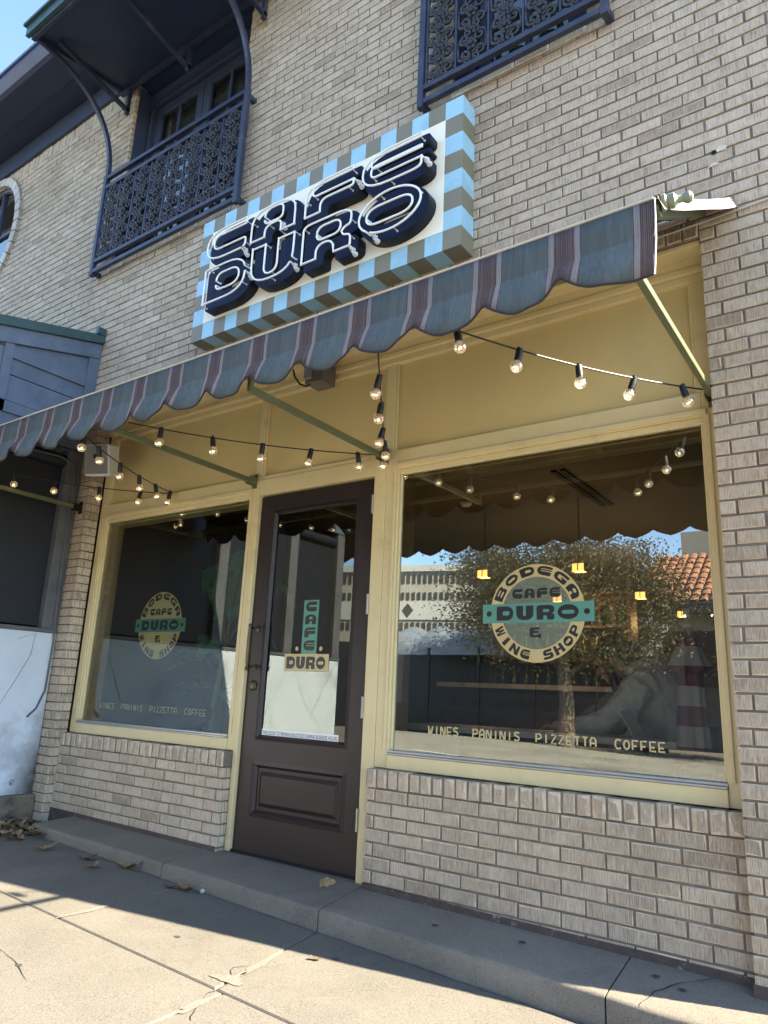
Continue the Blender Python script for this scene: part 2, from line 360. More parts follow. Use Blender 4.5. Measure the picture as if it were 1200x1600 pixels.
# ---------------------------------------------------------------- ground
def struct(mb, name, mats, **k):
    return tag(mb.build(name, mats, **k), kind='structure')
g = MB(); g.box(-400, 400, -400, 400, -1.6, -.75); struct(g, 'ground', 'ground_soil')
def sheet(mb, xs, ys, dz):
    for i in range(len(xs)-1):
        for j in range(len(ys)-1):
            q = [(xs[i], ys[j]), (xs[i+1], ys[j]), (xs[i+1], ys[j+1]), (xs[i], ys[j+1])]
            mb.quad(*[(x, y, gz(x, y)+dz) for x, y in q])
XS = [-60, -20, -6, -4, -2, 0, 2, 4, 6, 20, 60]
r = MB(); sheet(r, XS, [-15, -13, -9, -6.3, -4.4], -.14); struct(r, 'road', 'asphalt')
m_ = MB()
for x in range(-40, 40, 5): m_.quad(*[(a, b, gz(a, b)-.134) for a, b in ((x, -9.6), (x+2.5, -9.6), (x+2.5, -9.5), (x, -9.5))])
struct(m_, 'lane_line', 'road_paint')
# near pavement: slabs with open joints over a dark bed
bed = MB(); sheet(bed, XS, [-4.45, -2, -1, -.2, .3], -.03); struct(bed, 'pavement_bed', 'black_gap')
sw = MB(); sw2 = []
def slab(x0, x1, y0, y1, sk0=0, sk1=0):
    j = .005; n = 10
    pts = []
    for (x, y) in ((x0+j+sk0*(y1-y0), y0+j), (x1-j+sk1*(y1-y0), y0+j), (x1-j, y1-j), (x0+j, y1-j)): pts.append((x, y))
    T_ = [(x, y, gz(x, y)) for x, y in pts]; B_ = [(x, y, gz(x, y)-.05) for x, y in pts]
    i_ = .004; cx = sum(p[0] for p in pts)/4; cy = sum(p[1] for p in pts)/4
    TI = [(x+(i_ if x < cx else -i_), y+(i_ if y < cy else -i_), z+.0) for x, y, z in T_]; T2 = [(x, y, z-.006) for x, y, z in T_]
    sw.add(TI+T2+B_, [(0,1,2,3)]+[(4+k, 4+(k+1) % 4, (k+1) % 4, k) for k in range(4)]+[(8+k, 8+(k+1) % 4, 4+(k+1) % 4, 4+k) for k in range(4)])
cx = [-7, -5.6, -4.2, -2.9, -1.35, .08, .99, 2.3, 3.6, 4.9, 6.2, 7.5]
for i in range(len(cx)-1):
    s0 = .17 if abs(cx[i]-.99) < .01 else 0; s1 = .17 if abs(cx[i+1]-.99) < .01 else 0
    slab(cx[i], cx[i+1], -1.075, -.366, s0, s1)
cx2 = [-7, -5.4, -3.8, -2.2, -.5, 1.16, 2.7, 4.2, 5.7, 7.2]
for i in range(len(cx2)-1):
    for (a, b) in ((-2.4, -1.075), (-4.25, -2.4)): slab(cx2[i], cx2[i+1], a, b)
struct(sw, 'pavement', 'concrete')
kb = MB(); kb.box(-60, 60, -4.4, -4.26, -.6, -.19); struct(kb, 'kerb', 'concrete_step')
fp = MB(); fp.box(-60, 60, -21, -15, -.9, -.34); struct(fp, 'far_pavement', 'concrete')
# pale mortar smears over the crossing of the joints
pt = MB()
def blot(mb, cx, cy, rx, ry, ang, n=40, dz=.003):
    vs = []
    for k in range(n):
        t = 2*math.pi*k/n; q = 1+.18*math.sin(3*t+cx*9)+.1*math.sin(7*t+cy*5)+random.uniform(-.05, .05)
        a, b = rx*q*math.cos(t), ry*q*math.sin(t); x = cx+a*math.cos(ang)-b*math.sin(ang); y = cy+a*math.sin(ang)+b*math.cos(ang)
        vs.append((x, y, gz(x, y)+dz))
    mb.add(vs, [tuple(range(n))])
blot(pt, 1.09, -.99, .07, .03, .15); blot(pt, 1.075, -.80, .016, .13, .16, dz=.0036); blot(pt, 1.165, -1.2, .02, .09, .05, dz=.0032); blot(pt, .09, -.93, .018, .13, 0)
struct(pt, 'mortar_patch', 'concrete_patch')
# step along the shop front
st = thing('front_step', 'low worn concrete step running along the shop front under the windows', 'step', (.5, -.24, -.05))
def stepseg(x0, x1, name):
    mb = MB(); n = max(2, int((x1-x0)/.06)); ys = [-.02, -.30, -.345, -.358, -.362, -.362]
    def P(x, k):
        zb = .034-.0075*(x+1.8); zf = .013-.0185*(x+1.4)
        yy = ys[k]; w = .004*math.sin(x*7)+.003*math.sin(x*17+1)
        z = zb+(zf-zb)*min(1, (-.05-yy)/.3) if yy < -.05 else zb
        if k >= 2: yy += w
        if k == 3: z -= .004
        if k == 4: z -= .014
        if k == 5: z = gz(x, -.37)-.045
        return (x, yy, z)
    j = .0035; X = [x0+j+(x1-x0-2*j)*i/n for i in range(n+1)]
    mb.add([P(x, k) for x in X for k in range(6)], [(i*6+k+1, (i+1)*6+k+1, (i+1)*6+k, i*6+k) for i in range(n) for k in range(5)])
    for i, s in ((0, 1), (n, -1)):
        x = X[i]; q = [P(x, k) for k in range(6)]+[(x, -.02, gz(x, -.3)-.05)]
        mb.add(q, [tuple(range(7))])
    return mb.build('step_block', 'concrete_step', st, smooth=True, ang=50)
for a, b in ((-1.47, -.12), (-.12, .988), (.988, 2.3), (2.3, 3.15)): stepseg(a, b, '')
cr = MB()
def ribbon(mb, pts, w, zf, seg=.03, wob=.006):
    L = []
    for (x0, y0), (x1, y1) in zip(pts[:-1], pts[1:]):
        n = max(1, int(math.hypot(x1-x0, y1-y0)/seg))
        for i in range(n): t = i/n; L.append((x0+(x1-x0)*t+random.uniform(-wob, wob), y0+(y1-y0)*t+random.uniform(-wob, wob)))
    L.append(pts[-1]); vs = []
    for i, (x, y) in enumerate(L):
        a, b = L[max(0, i-1)], L[min(len(L)-1, i+1)]; dx, dy = b[0]-a[0], b[1]-a[1]; q = math.hypot(dx, dy) or 1; ww = w*random.uniform(.4, 1.3)*(.3 if i in (0, len(L)-1) else 1)
        vs += [(x-dy/q*ww, y+dx/q*ww, zf(x, y)), (x+dy/q*ww, y-dx/q*ww, zf(x, y))]
    mb.add(vs, [(2*i, 2*i+1, 2*i+3, 2*i+2) for i in range(len(L)-1)])
def steptop(x, y):
    zb = .034-.0075*(x+1.8); zf = .013-.0185*(x+1.4); return zb+(zf-zb)*min(1, (-.05-y)/.3)+.0022
pave = lambda x, y: gz(x, y)+.0022
ribbon(cr, [(2.62, -.075), (2.50, -.17), (2.44, -.26), (2.42, -.335)], .0022, steptop); ribbon(cr, [(.60, -1.5), (.40, -1.44), (.2, -1.42)], .0014, pave, wob=.002); ribbon(cr, [(1.24, -1.30), (1.13, -1.14), (1.12, -1.02), (1.02, -.9), (1.06, -.84)], .0016, pave)
vs = [(2.42+random.uniform(-.006, .006), -.3645, -.045-.012*k) for k in range(10)]; cr.add([(x+s*.0016, y+.0, z) for x, y, z in vs for s in (-1, 1)], [(2*i, 2*i+2, 2*i+3, 2*i+1) for i in range(9)])
struct(cr, 'pavement_crack', 'black_gap')
du = MB(); ribbon(du, [(-1.2, -.372), (0, -.371), (1.2, -.372), (2.9, -.372)], .005, pave, .02, .004); struct(du, 'joint_grit', 'concrete_patch')
jb = MB(); jb.box(-1.46, 3.13, -.352, -.03, -.3, -.075); jb.build('joint_fill', 'black_gap', st)
# ---------------------------------------------------------------- brick building
B = thing('brick_building', 'two storey buff brick building with a cream painted cafe shop front', 'building', (.5, 0, 0))
YW, YK = -.12, -.06
PITCH, LEN, J = .0625, .193, .0095
def one_brick(mb, x0, x1, z0, z1, y0, d, c=.0024):
    dy = random.uniform(-.0018, .0018); w = lambda: random.uniform(-.0012, .0012)
    y = y0+dy; mb.r = random.random()*.98+.01
    a = [(x0, z0), (x1, z0), (x1, z1), (x0, z1)]; k = lambda: c*(random.choice((1, 1, 1, 1.6, 2.6)))+w(); t = random.uniform(-.0012, .0012); a = [(x0, z0-t), (x1, z0+t), (x1, z1+t), (x0, z1-t)]; b = [(x0+k(), z0+k()-t), (x1-k(), z0+k()+t), (x1-k(), z1-k()+t), (x0+k(), z1-k()-t)]
    mb.add([(x, y, z) for x, z in b]+[(x, y+c, z) for x, z in a]+[(x, y0+d, z) for x, z in a],
           [(0,1,2,3)]+[(4+k, 4+(k+1) % 4, (k+1) % 4, k) for k in range(4)]+[(8+k, 8+(k+1) % 4, 4+(k+1) % 4, 4+k) for k in range(4)])
    for q in range(4): mb.mi[-8+q] = 2
def spans(x0, x1, z0, z1, holes):
    s = [(x0, x1)]
    for h in holes:
        if len(h) == 4:
            a, b, c, d = h
            if z1 <= c+.012 or z0 >= d-.012: continue
        else:
            cxx, czz, rx, rz, _ = h; zz = (z0+z1)/2
            if abs(zz-czz) >= rz: continue
            q = rx*math.sqrt(1-((zz-czz)/rz)**2); a, b = cxx-q, cxx+q
        n = []
        for p, q in s:
            if b <= p or a >= q: n.append((p, q)); continue
            if a > p: n.append((p, a))
            if b < q: n.append((b, q))
        s = n
    return s
def bricks(name, x0, x1, z0, z1, yf, holes=(), d=.105, seed=1, mat='brick', phase=0):
    rnd = random.Random(seed); mb = MB(); n = int(round((z1-z0)/PITCH))
    for k in range(n):
        a, b = z0+k*PITCH, z0+(k+1)*PITCH
        if k == n-1: b = z1
        off = (.5*LEN if (k+phase) % 2 else 0)+rnd.uniform(-.012, .012)
        for p, q in spans(x0, x1, a, b, holes):
            mb.m = 1; mb.r = .5
            i = .008
            mb.add([(p+i, yf+i, a), (q-i, yf+i, a), (q-i, yf+i, b), (p+i, yf+i, b), (p+i, yf+d, a), (q-i, yf+d, a), (q-i, yf+d, b), (p+i, yf+d, b)],
                   [(0,1,2,3), (1,5,6,2), (4,0,3,7), (2,6,7,3), (0,4,5,1)])
            mb.m = 0
            x = math.floor((p-off)/LEN)*LEN+off; cuts = []
            while x < q:
                cuts.append(x); x += LEN
            cuts = [c for c in cuts if p+.03 < c < q-.03]; e = [p]+cuts+[q]
            for u, v in zip(e[:-1], e[1:]):
                jj = rnd.uniform(-.0018, .0018)
                one_brick(mb, u+(J/2 if u > p else 0)+jj*(u > p), v-(J/2 if v < q else 0)+jj*(v < q), a+J/2+rnd.uniform(-.001, .001), b-J/2+rnd.uniform(-.001, .001), yf, d)
    return mb.build(name, [mat, 'mortar', 'brick_edge'], B)
def upright(name, x0, x1, z0, z1, yf, pitch, d=.105, mat='brick', soft=.004):
    mb = MB(); n = max(1, round((x1-x0)/pitch)); p = (x1-x0)/n
    mb.m = 1; mb.r = .5; i = .008
    mb.box(x0+.001, x1-.001, yf+i, yf+d, z0+.003, z1-.003); mb.m = 0
    for k in range(n):
        one_brick(mb, x0+k*p+J/2, x0+(k+1)*p-J/2, z0+J/3+random.uniform(-.002, .002), z1-J/3+random.uniform(-.003, .003), yf+random.uniform(-.003, .003), d, soft)
    return mb.build(name, [mat, 'mortar', 'brick_edge'], B)
OV = (-4.46, 5.62, .60, .70)
HL = (-1.97, -.45, 4.425, 6.4); HR = (1.44, 2.27, 4.425, 6.4)
ZT = 2.955+.09
bricks('upper_brick_wall', -7.4, 3.15, ZT, ZT+.0625*51, YW, [HL, HR, (*OV, 0)], seed=3)
upright('soldier_course', -7.4, HL[0], ZT+.0625*51, 6.46, YW, .066); upright('soldier_course', HL[1], HR[0], ZT+.0625*51, 6.46, YW, .066); upright('soldier_course', HR[1], 3.15, ZT+.0625*51, 6.46, YW, .066)
bricks('brick_pier', 2.74, 3.15, -.012-.0625*2, ZT, YW, seed=5); bricks('brick_pier', -2.3, -1.77, .02-.0625, ZT, YW, seed=7)
upright('brick_lintel', -1.77, 2.74, 2.955, ZT, YW, .072, mat='brick_brown')
for x0, x1, s in ((-1.77, -.045, 8), (1.0, 2.74, 9)):
    zb = .035 if s == 8 else .005
    bricks('knee_wall', x0, x1, .472-.0625*8, .472, YK, seed=s)
    upright('rowlock_sill', x0, x1, .472, .562, YK-.008, .0655, mat='brick', soft=.007)
    bz = lambda x: .055-.0075*(x+1.8)
    mb = MB(); mb.add([(x0+.004, YK-.006, -.1), (x1-.004, YK-.006, -.1), (x1-.004, YK-.006, bz(x1)), (x0+.004, YK-.006, bz(x0)), (x0+.004, YK+.05, bz(x0)), (x1-.004, YK+.05, bz(x1))], [(0,1,2,3), (3,2,5,4)])
    mb.build('base_strip', 'base_paint', B)
mb = MB(); mb.box(2.735, 3.154, YW-.006, YW+.05, -.2, .02); mb.build('base_strip', 'base_paint', B)
# the body behind the facade: side walls, back wall, roof slab
mb = MB(); mb.box(3.05, 3.15, -.012, 9, -.8, 6.9); mb.box(-7.4, -7.3, 0, 9, -.8, 6.9); mb.box(-7.3, 3.05, 8.9, 9, -.8, 6.9); mb.box(-7.4, -2.0, .0, .1, -.8, 3.0); mb.build('masonry_body', 'brick', B)
mb = MB(); mb.box(-7.4, 3.15, -.1, 9, 6.95, 7.05); mb.build('flat_roof', 'soffit_navy', B)
# eaves
mb = MB(); mb.box(-7.4, HL[0]-.03, YW-.03, YW+.1, 6.36, 6.60); mb.box(HL[0]-.03, 3.15, YW-.03, YW+.1, 6.46, 6.60); mb.build('frieze_board', 'navy_wood', B)
mb = MB(); mb.box(-7.4, 3.15, -.62, YW-.033, 6.60, 6.64); mb.box(-7.4, 3.15, -.36, -.35, 6.588, 6.5995); mb.build('eave_soffit', 'soffit_navy', B)
mb = MB(); mb.add([(x, y, z) for x in (-7.4, 3.15) for y, z in ((-.62, 6.60), (-.66, 6.61), (-.72, 6.68), (-.72, 6.72), (-.74, 6.72), (-.74, 6.745), (-.62, 6.745))], [(k, k+1, 8+k, 7+k) for k in range(6)]+[(6, 0, 7, 13), (6,5,4,3,2,1,0), (7,8,9,10,11,12,13)]); mb.build('roof_gutter', 'gutter_blue', B)
mb = MB(); mb.quad((-7.4, -.74, 6.75), (3.15, -.74, 6.75), (3.15, 1.2, 7.06), (-7.4, 1.2, 7.06)); mb.build('roof_slope', 'roof_green', B)
# oval window
ow = MB(); n = 34
for k in range(n):
    t0, t1 = 2*math.pi*(k+.06)/n, 2*math.pi*(k+.94)/n
    ow.r = random.random()*.9+.05
    q = lambda t, s: (OV[0]+(OV[2]+s)*math.cos(t), OV[1]+(OV[3]+s)*math.sin(t))
    a, b, c, d = q(t0, -.07), q(t0, .02), q(t1, .02), q(t1, -.07)
    ow.add([(p[0], YW-.03, p[1]) for p in (a, b, c, d)]+[(p[0], YW+.09, p[1]) for p in (a, b, c, d)], [(0,3,2,1), (0,1,5,4), (1,2,6,5), (2,3,7,6), (3,0,4,7)])
ow.m = 1; ow.r = .5
for k in range(n):
    t0, t1 = 2*math.pi*k/n, 2*math.pi*(k+1)/n
    a, b, c, d = q(t0, -.06), q(t0, .03), q(t1, .03), q(t1, -.06)
    ow.add([(p[0], YW-.018, p[1]) for p in (a, b, c, d)]+[(p[0], YW+.09, p[1]) for p in (a, d)], [(0,3,2,1), (0,4,5,3)])
ow = ow.build('oval_window_surround', ['brick_white', 'mortar'], B)
fr = MB(); rx, rz = OV[2]-.07, OV[3]-.07
ring = lambda s, y: [(OV[0]+(rx+s)*math.cos(2*math.pi*k/40), y, OV[1]+(rz+s)*math.sin(2*math.pi*k/40)) for k in range(40)]
fr.tube(ring(-.015, YW+.055), .028, 8, closed=True); fr.bar((OV[0], YW+.06, OV[1]-rz), (OV[0], YW+.06, OV[1]+rz), .025, .03); fr.bar((OV[0]-rx, YW+.06, OV[1]), (OV[0]+rx, YW+.06, OV[1]), .025, .03)
fr.build('oval_frame', 'navy_wood', ow)
gp = MB(); gp.add(ring(0, YW+.07), [tuple(range(40))]); gp.build('oval_pane', 'upper_glass', ow)
# balcony doors on the upper floor
def balcony_door(x0, x1, z0, z1, leaves):
    f = MB(); y = .035
    f.box(x0, x0+.07, y, y+.1, z0, z1); f.box(x1-.07, x1, y, y+.1, z0, z1); f.box(x0+.07, x1-.07, y, y+.1, z1-.14, z1)
    f.box(x0+.035, x0+.075, y-.012, y+.05, z0, z1-.14); f.box(x1-.075, x1-.035, y-.012, y+.05, z0, z1-.14); f.box(x0+.075, x1-.075, y-.012, y+.05, z1-.18, z1-.135)
    f.box(x0, x1, y-.02, y+.1, z0-.05, z0+.03)
    for s in (x0, x1): f.box(s-.012 if s == x1 else s, s if s == x1 else s+.012, YW+.03, y-.001, z0, z1-.02)
    fo = f.build('balcony_door_frame', 'navy_wood', B, bevel=.004)
    a, b = x0+.08, x1-.08; w = (b-a)/leaves
    for k in range(leaves):
        p, q = a+k*w+.004, a+(k+1)*w-.004; lf = MB(); yy = y+.025; top = z1-.19
        lf.box(p, p+.085, yy, yy+.04, z0+.03, top); lf.box(q-.085, q, yy, yy+.04, z0+.03, top); lf.box(p+.085, q-.085, yy, yy+.04, top-.10, top); lf.box(p+.085, q-.085, yy, yy+.04, z0+.03, z0+.25)
        c = (p+q)/2; lf.box(c-.012, c+.012, yy+.004, yy+.036, z0+.25, top-.10)
        lf.build('door_leaf', 'navy_wood', fo, bevel=.003)
        gl = MB(); gl.quad((p+.08, yy+.02, z0+.24), (q-.08, yy+.02, z0+.24), (q-.08, yy+.02, top-.09), (p+.08, yy+.02, top-.09)); gl.build('door_pane', 'upper_glass', fo)
        cu = MB(); n = 30; cp, cq = p+.05, q-.05
        vs = [(cp+(cq-cp)*i/n, .135+.025*math.sin(i*1.9), z) for i in range(n+1) for z in (z0, top)]
        cu.add(vs, [(2*i, 2*i+2, 2*i+3, 2*i+1) for i in range(n)]); cu.build('door_curtain', 'curtain', fo, smooth=True, ang=0)
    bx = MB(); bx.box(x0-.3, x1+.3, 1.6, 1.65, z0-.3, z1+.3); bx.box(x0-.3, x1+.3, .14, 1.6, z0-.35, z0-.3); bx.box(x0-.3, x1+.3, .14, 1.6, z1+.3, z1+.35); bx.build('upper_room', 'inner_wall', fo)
balcony_door(HL[0]+.002, HL[1]-.002, HL[2]+.03, 6.34, 2); balcony_door(HR[0]+.002, HR[1]-.002, HR[2]+.03, 6.34, 1)
mb = MB(); mb.box(HL[0]+.002, HL[1]-.002, YW+.01, .2, 6.345, 6.45); mb.box(HR[0]+.002, HR[1]-.002, YW+.01, .2, 6.345, 6.45); each(mb, 'door_head', 'soffit_navy', B)
for h in (HL, HR):
    mb = MB(); mb.m = 0; n = round((h[1]-h[0])/.2)
    for k in range(n): one_brick(mb, h[0]+(h[1]-h[0])*k/n+.004, h[0]+(h[1]-h[0])*(k+1)/n-.004, h[2]-.058, h[2]+.004, YW-.012, .16, .006)
    mb.build('balcony_sill', ['brick_brown', 'mortar', 'brick_edge'], B)
# ---------------------------------------------------------------- cream shop front
def frame(name, boxes, mat='cream_paint', parent=None, bev=.004):
    mb = MB()
    if name in ('timber_board', 'inner_return', 'glazing_bead', 'door_jamb'):
        for b in boxes: mb.box(*b)
        return each(mb, name, mat, parent or B, bevel=bev)
    for b in boxes: mb.box(*b)
    return mb.build(name, mat, parent or B, bevel=bev)
ZS, ZG, ZH, ZP, ZQ = .565, .654, 2.127, 2.27, 2.85      # sill, glass bottom, glass head, panel bottom, panel top
def shop_window(x0, x1, xa, xb, gmat='shop_glass'):                         # opening x0..x1, glass xa..xb
    f = frame('shop_window', [(x0, xa, 0, .07, ZS, ZP), (xb, x1, 0, .07, ZS, ZP), (xa, xb, -.012, .08, ZS, ZG-.022), (xa, xb, 0, .07, ZH+.03, ZP),
        (xa, xb, .012, .07, ZH, ZH+.03), (xa-.0, xa+.012, .016, .07, ZG, ZH), (xb-.012, xb, .016, .07, ZG, ZH), (xa-.02, xb+.02, -.014, -.0005, ZH+.035, ZH+.062), (xa-.03, xa-.012, -.008, -.0005, ZG, ZH+.034), (xb+.012, xb+.03, -.008, -.0005, ZG, ZH+.034)])
    frame('inner_return', [(xa-.03, xa+.005, .0705, .17, ZG-.05, ZH+.05), (xb-.005, xb+.03, .0705, .17, ZG-.05, ZH+.05), (xa+.005, xb-.005, .0705, .17, ZH-.01, ZH+.05), (xa+.005, xb-.005, .0705, .17, ZG-.05, ZG-.01)], 'cream_paint', f)
    frame('glazing_bead', [(xa, xb, -.016, .06, ZG-.021, ZG-.012), (xa, xb, -.006, .06, ZG-.0115, ZG)], 'aluminium', f, .002)
    gl = MB(); gl.quad((xa, .03, ZG-.005), (xb, .03, ZG-.005), (xb, .03, ZH+.005), (xa, .03, ZH+.005)); gl.build('glass_pane', gmat, f)
    return f
WL = shop_window(-1.77, -.038, -1.683, -.097); WR = shop_window(1.0, 2.74, 1.083, 2.676, 'mirror_glass')
frame('door_jamb', [(-.037, -.003, -.004, .10, .018, ZP-.03), (.918, .999, -.004, .10, -.005, ZP-.03), (-.003, .918, -.004, .10, 2.138, ZP-.03), (-.0365, .9985, .006, .09, ZP-.0295, ZP)])
frame('timber_board', [(-1.77, -1.70, .0, .07, ZP+.001, ZQ), (-.07, -.015, .01, .07, ZP+.001, ZQ), (.965, 1.03, .01, .07, ZP+.001, ZQ), (2.665, 2.74, 0, .07, ZP+.001, ZQ), (-1.70, 2.665, .002, .07, ZQ-.035, ZQ), (-1.77, 2.74, -.02, .07, ZQ+.001, ZQ+.03), (-1.77, 2.74, -.008, .07, ZQ+.031, 2.952), (-1.765, 2.735, -.10, -.0085, 2.93, 2.953),
   (-1.70, -1.685, .012, .07, ZP+.001, ZQ-.036), (2.65, 2.665, .012, .07, ZP+.001, ZQ-.036), (-.015, -.003, .018, .07, ZP+.001, ZQ-.036), (1.03, 1.042, .018, .07, ZP+.001, ZQ-.036)])
for a, b in ((-1.684, -.071), (-.002, .964), (1.043, 2.649)):
    frame('timber_panel', [(a, b, .034, .08, ZP+.001, ZQ-.037)], 'panel_paint', bev=0)
# ---------------------------------------------------------------- door
D = MB(); y0, y1 = .022, .066; X0, X1, Z0, Z1 = .003, .911, .012, 2.128; GX0, GX1, GZ0, GZ1 = .13, .785, .655, 2.012; PX0, PX1, PZ0, PZ1 = .10, .782, .24, .50
D.box(X0, GX0, y0, y1, Z0, Z1); D.box(GX1, X1, y0, y1, Z0, Z1); D.box(GX0, GX1, y0, y1, GZ1, Z1)
D.box(GX0, GX1, y0, y1, Z0, PZ0); D.box(GX0, GX1, y0, y1, PZ1, GZ0); D.box(GX0, PX0+.03, y0+.0, y1, PZ0, PZ1)
D.box(GX0, GX1, y0+.016, y1, PZ0, PZ1)
def ringmould(mb, x0, x1, z0, z1, w, y_out, y_in):
    a = [(x0, z0), (x1, z0), (x1, z1), (x0, z1)]; b = [(x0+w, z0+w), (x1-w, z0+w), (x1-w, z1-w), (x0+w, z1-w)]
    mb.add([(x, y_out, z) for x, z in a]+[(x, y_in, z) for x, z in b], [(k, (k+1) % 4, 4+(k+1) % 4, 4+k) for k in range(4)])
ringmould(D, GX0+.0, GX1, PZ0, PZ1, .016, y0-.004, y0+.012); ringmould(D, GX0-.022, GX1+.022, PZ0-.022, PZ1+.022, .022, y0-.0005, y0-.004)
ringmould(D, GX0+.035, GX1-.035, PZ0+.035, PZ1-.035, .022, y0+.0155, y0+.003); D.box(GX0+.057, GX1-.057, y0+.003, y0+.0155, PZ0+.057, PZ1-.057)
ringmould(D, GX0-.018, GX1+.018, GZ0-.018, GZ1+.018, .018, y0-.0005, y0-.006); ringmould(D, GX0, GX1, GZ0, GZ1, .012, y0-.006, y0+.016)
door = D.build('shop_door', 'door_paint', B)
mb = MB(); mb.box(GX0-.02, GX0+.004, y1, y1+.012, GZ0-.02, GZ1+.02); mb.box(GX1-.004, GX1+.02, y1, y1+.012, GZ0-.02, GZ1+.02); mb.build('inner_bead', 'door_paint', door)
mb = MB(); mb.quad((GX0, y0+.018, GZ0), (GX1, y0+.018, GZ0), (GX1, y0+.018, GZ1), (GX0, y0+.018, GZ1)); mb.build('door_glass', 'shop_glass', door)
for z in (1.969, 1.402, .856, .301):
    mb = MB(); mb.box(.908, .92, -.008, .02, z-.05, z+.05); mb.tube([(.914, -.009, z-.055), (.914, -.009, z+.055)], .007, 8); mb.build('hinge', 'steel', door)
h = MB(); hx = .063; h.tube([(hx, -.045, 1.29), (hx, -.05, 1.24), (hx, -.05, 1.09), (hx, -.045, 1.05)], [.006, .009, .009, .006], 10)
for z in (1.285, 1.055): h.tube([(hx, y0, z), (hx, -.045, z)], .007, 8); h.ball((hx, -.046, z+.012*(1 if z > 1.2 else -1)), .013, 10); h.lathe([(.02, 0), (.018, .006), (.008, .009)], (hx, y0, z), (0,-1,0), 12); h.tube([(hx, -.03, z), (hx+.035, -.022, z)], .005, 8); h.ball((hx+.038, -.02, z), .009, 8)
h.build('pull_handle', 'brass_dark', door, smooth=True)
h = MB(); h.lathe([(.03, 0), (.03, .006), (.022, .012), (.012, .014)], (hx, y0-.001, .945), (0,-1,0), 18); h.box(hx-.002, hx+.002, y0-.018, y0-.012, .938, .952); h.build('door_lock', 'brass_dark', door, smooth=True)
mb = MB(); mb.box(-.003, .918, -.045, .10, -.03, .010); mb.box(-.003, .918, .014, .02, .010, .03); mb.build('door_threshold', 'black_gap', B)
# ---------------------------------------------------------------- neighbouring shed wing, runs out towards the street
XW = -1.92; YE = -3.18
N_ = thing('side_building', 'blue timber shed with white lower wall and black roller screens left of the cafe', 'building', (-3, -1.8, 0))
def roofz(y): return 3.655+.25*(y+.12)
mb = MB(); mb.box(-5.6, XW, YE, -.125, -.6, 1.265); mb.build('white_wall', 'white_wall', N_, bevel=.006)
mb = MB(); mb.box(-5.62, XW+.012, YE-.01, -.125, 1.266, 1.295); mb.build('wall_cap', 'post_grey', N_, bevel=.003)
mb = MB(); mb.box(XW-.05, XW+.055, -.90, -.126, -.3, .135); mb.box(XW-.04, XW+.035, YE, -.905, -.3, .10); mb.build('stone_footing', 'curb_stone', N_, bevel=.012)
posts = [(-.25, -.126), (-1.45, -1.33), (-2.4, -2.28), (YE, YE+.12)]
mb = MB()
for a, b in posts: mb.box(XW-.10, XW-.002, a, b, 1.296, 2.70)
each(mb, 'timber_post', 'post_grey', N_, bevel=.004)
for (a0, a1), (b0, b1) in zip(posts[1:], posts[:-1]):
    mb = MB(); mb.box(XW-.062, XW-.055, a1+.005, b0-.005, 1.33, 2.66); s = mb.build('roller_screen', 'screen_black', N_)
    mb = MB(); mb.tube([(XW-.05, a1+.01, 2.60), (XW-.05, b0-.01, 2.60)], .055, 14); mb.build('screen_roller', 'screen_black', s, smooth=True)
    mb = MB(); mb.box(XW-.07, XW-.045, a1+.006, b0-.006, 1.312, 1.335); mb.build('screen_bar', 'screen_black', s)
mb = MB(); mb.box(-5.5, -2.2, YE+.1, -.13, .0, .02); mb.box(-5.6, -5.5, YE, -.13, 1.3, 3.0); mb.box(-5.5, XW-.12, YE, YE+.06, 1.3, 2.8); mb.build('shed_inside', 'inner_wall', N_)
bd = MB(); zz = 2.705
k = 0
while zz < 3.7:
    z1 = min(zz+.205, 3.7); yend = -.126
    # board clipped under the sloping roof
    ylo = max(YE, (z1+.06-3.655)/.25-.12) if roofz(YE) < z1+.06 else YE
    ylo2 = max(YE, (zz+.06-3.655)/.25-.12) if roofz(YE) < zz+.06 else YE
    if ylo < yend:
        q = [(ylo2, zz+.004), (yend, zz+.004), (yend, z1-.004), (ylo, z1-.004)]
        bd.add([(XW, y, z) for y, z in q]+[(XW-.02, y, z) for y, z in q], [(0,1,2,3), (0,4,5,1), (1,5,6,2), (2,6,7,3), (3,7,4,0)])
    zz += .205; k += 1
bd.build('board_siding', 'board_blue', N_)
mb = MB(); mb.add([(XW-.021, YE, 2.7), (XW-.021, -.126, 2.7), (XW-.021, -.126, roofz(-.126)-.02), (XW-.021, YE, roofz(YE)-.02)], [(0,1,2,3)]); mb.add([(-5.6, YE+.01, 2.6), (XW-.03, YE+.01, 2.6), (XW-.03, YE+.01, roofz(YE)), (-5.6, YE+.01, roofz(YE))], [(0,1,2,3)]); mb.build('siding_backing', 'black_gap', N_)
tr = MB()
for y in (-.81, -1.75, -2.7): tr.box(XW+.0005, XW+.02, y-.07, y, 2.9055, roofz(y)-.10)
tr.box(XW+.0005, XW+.02, -.215, -.126, 2.9055, roofz(-.215)-.09)
for a, b in ((-.81, -.2155), (-1.75, -.881), (-2.7, -1.821)):
    h_ = min(3.44, roofz(a)-.15); tr.box(XW+.0005, XW+.018, a+.0005, b-.0005, h_-.09, h_); tr.box(XW+.0005, XW+.018, a-.069, b+.07, 2.82, 2.905)
tr.build('siding_trim', 'board_blue', N_, bevel=.003)
fa = MB(); ov = .055
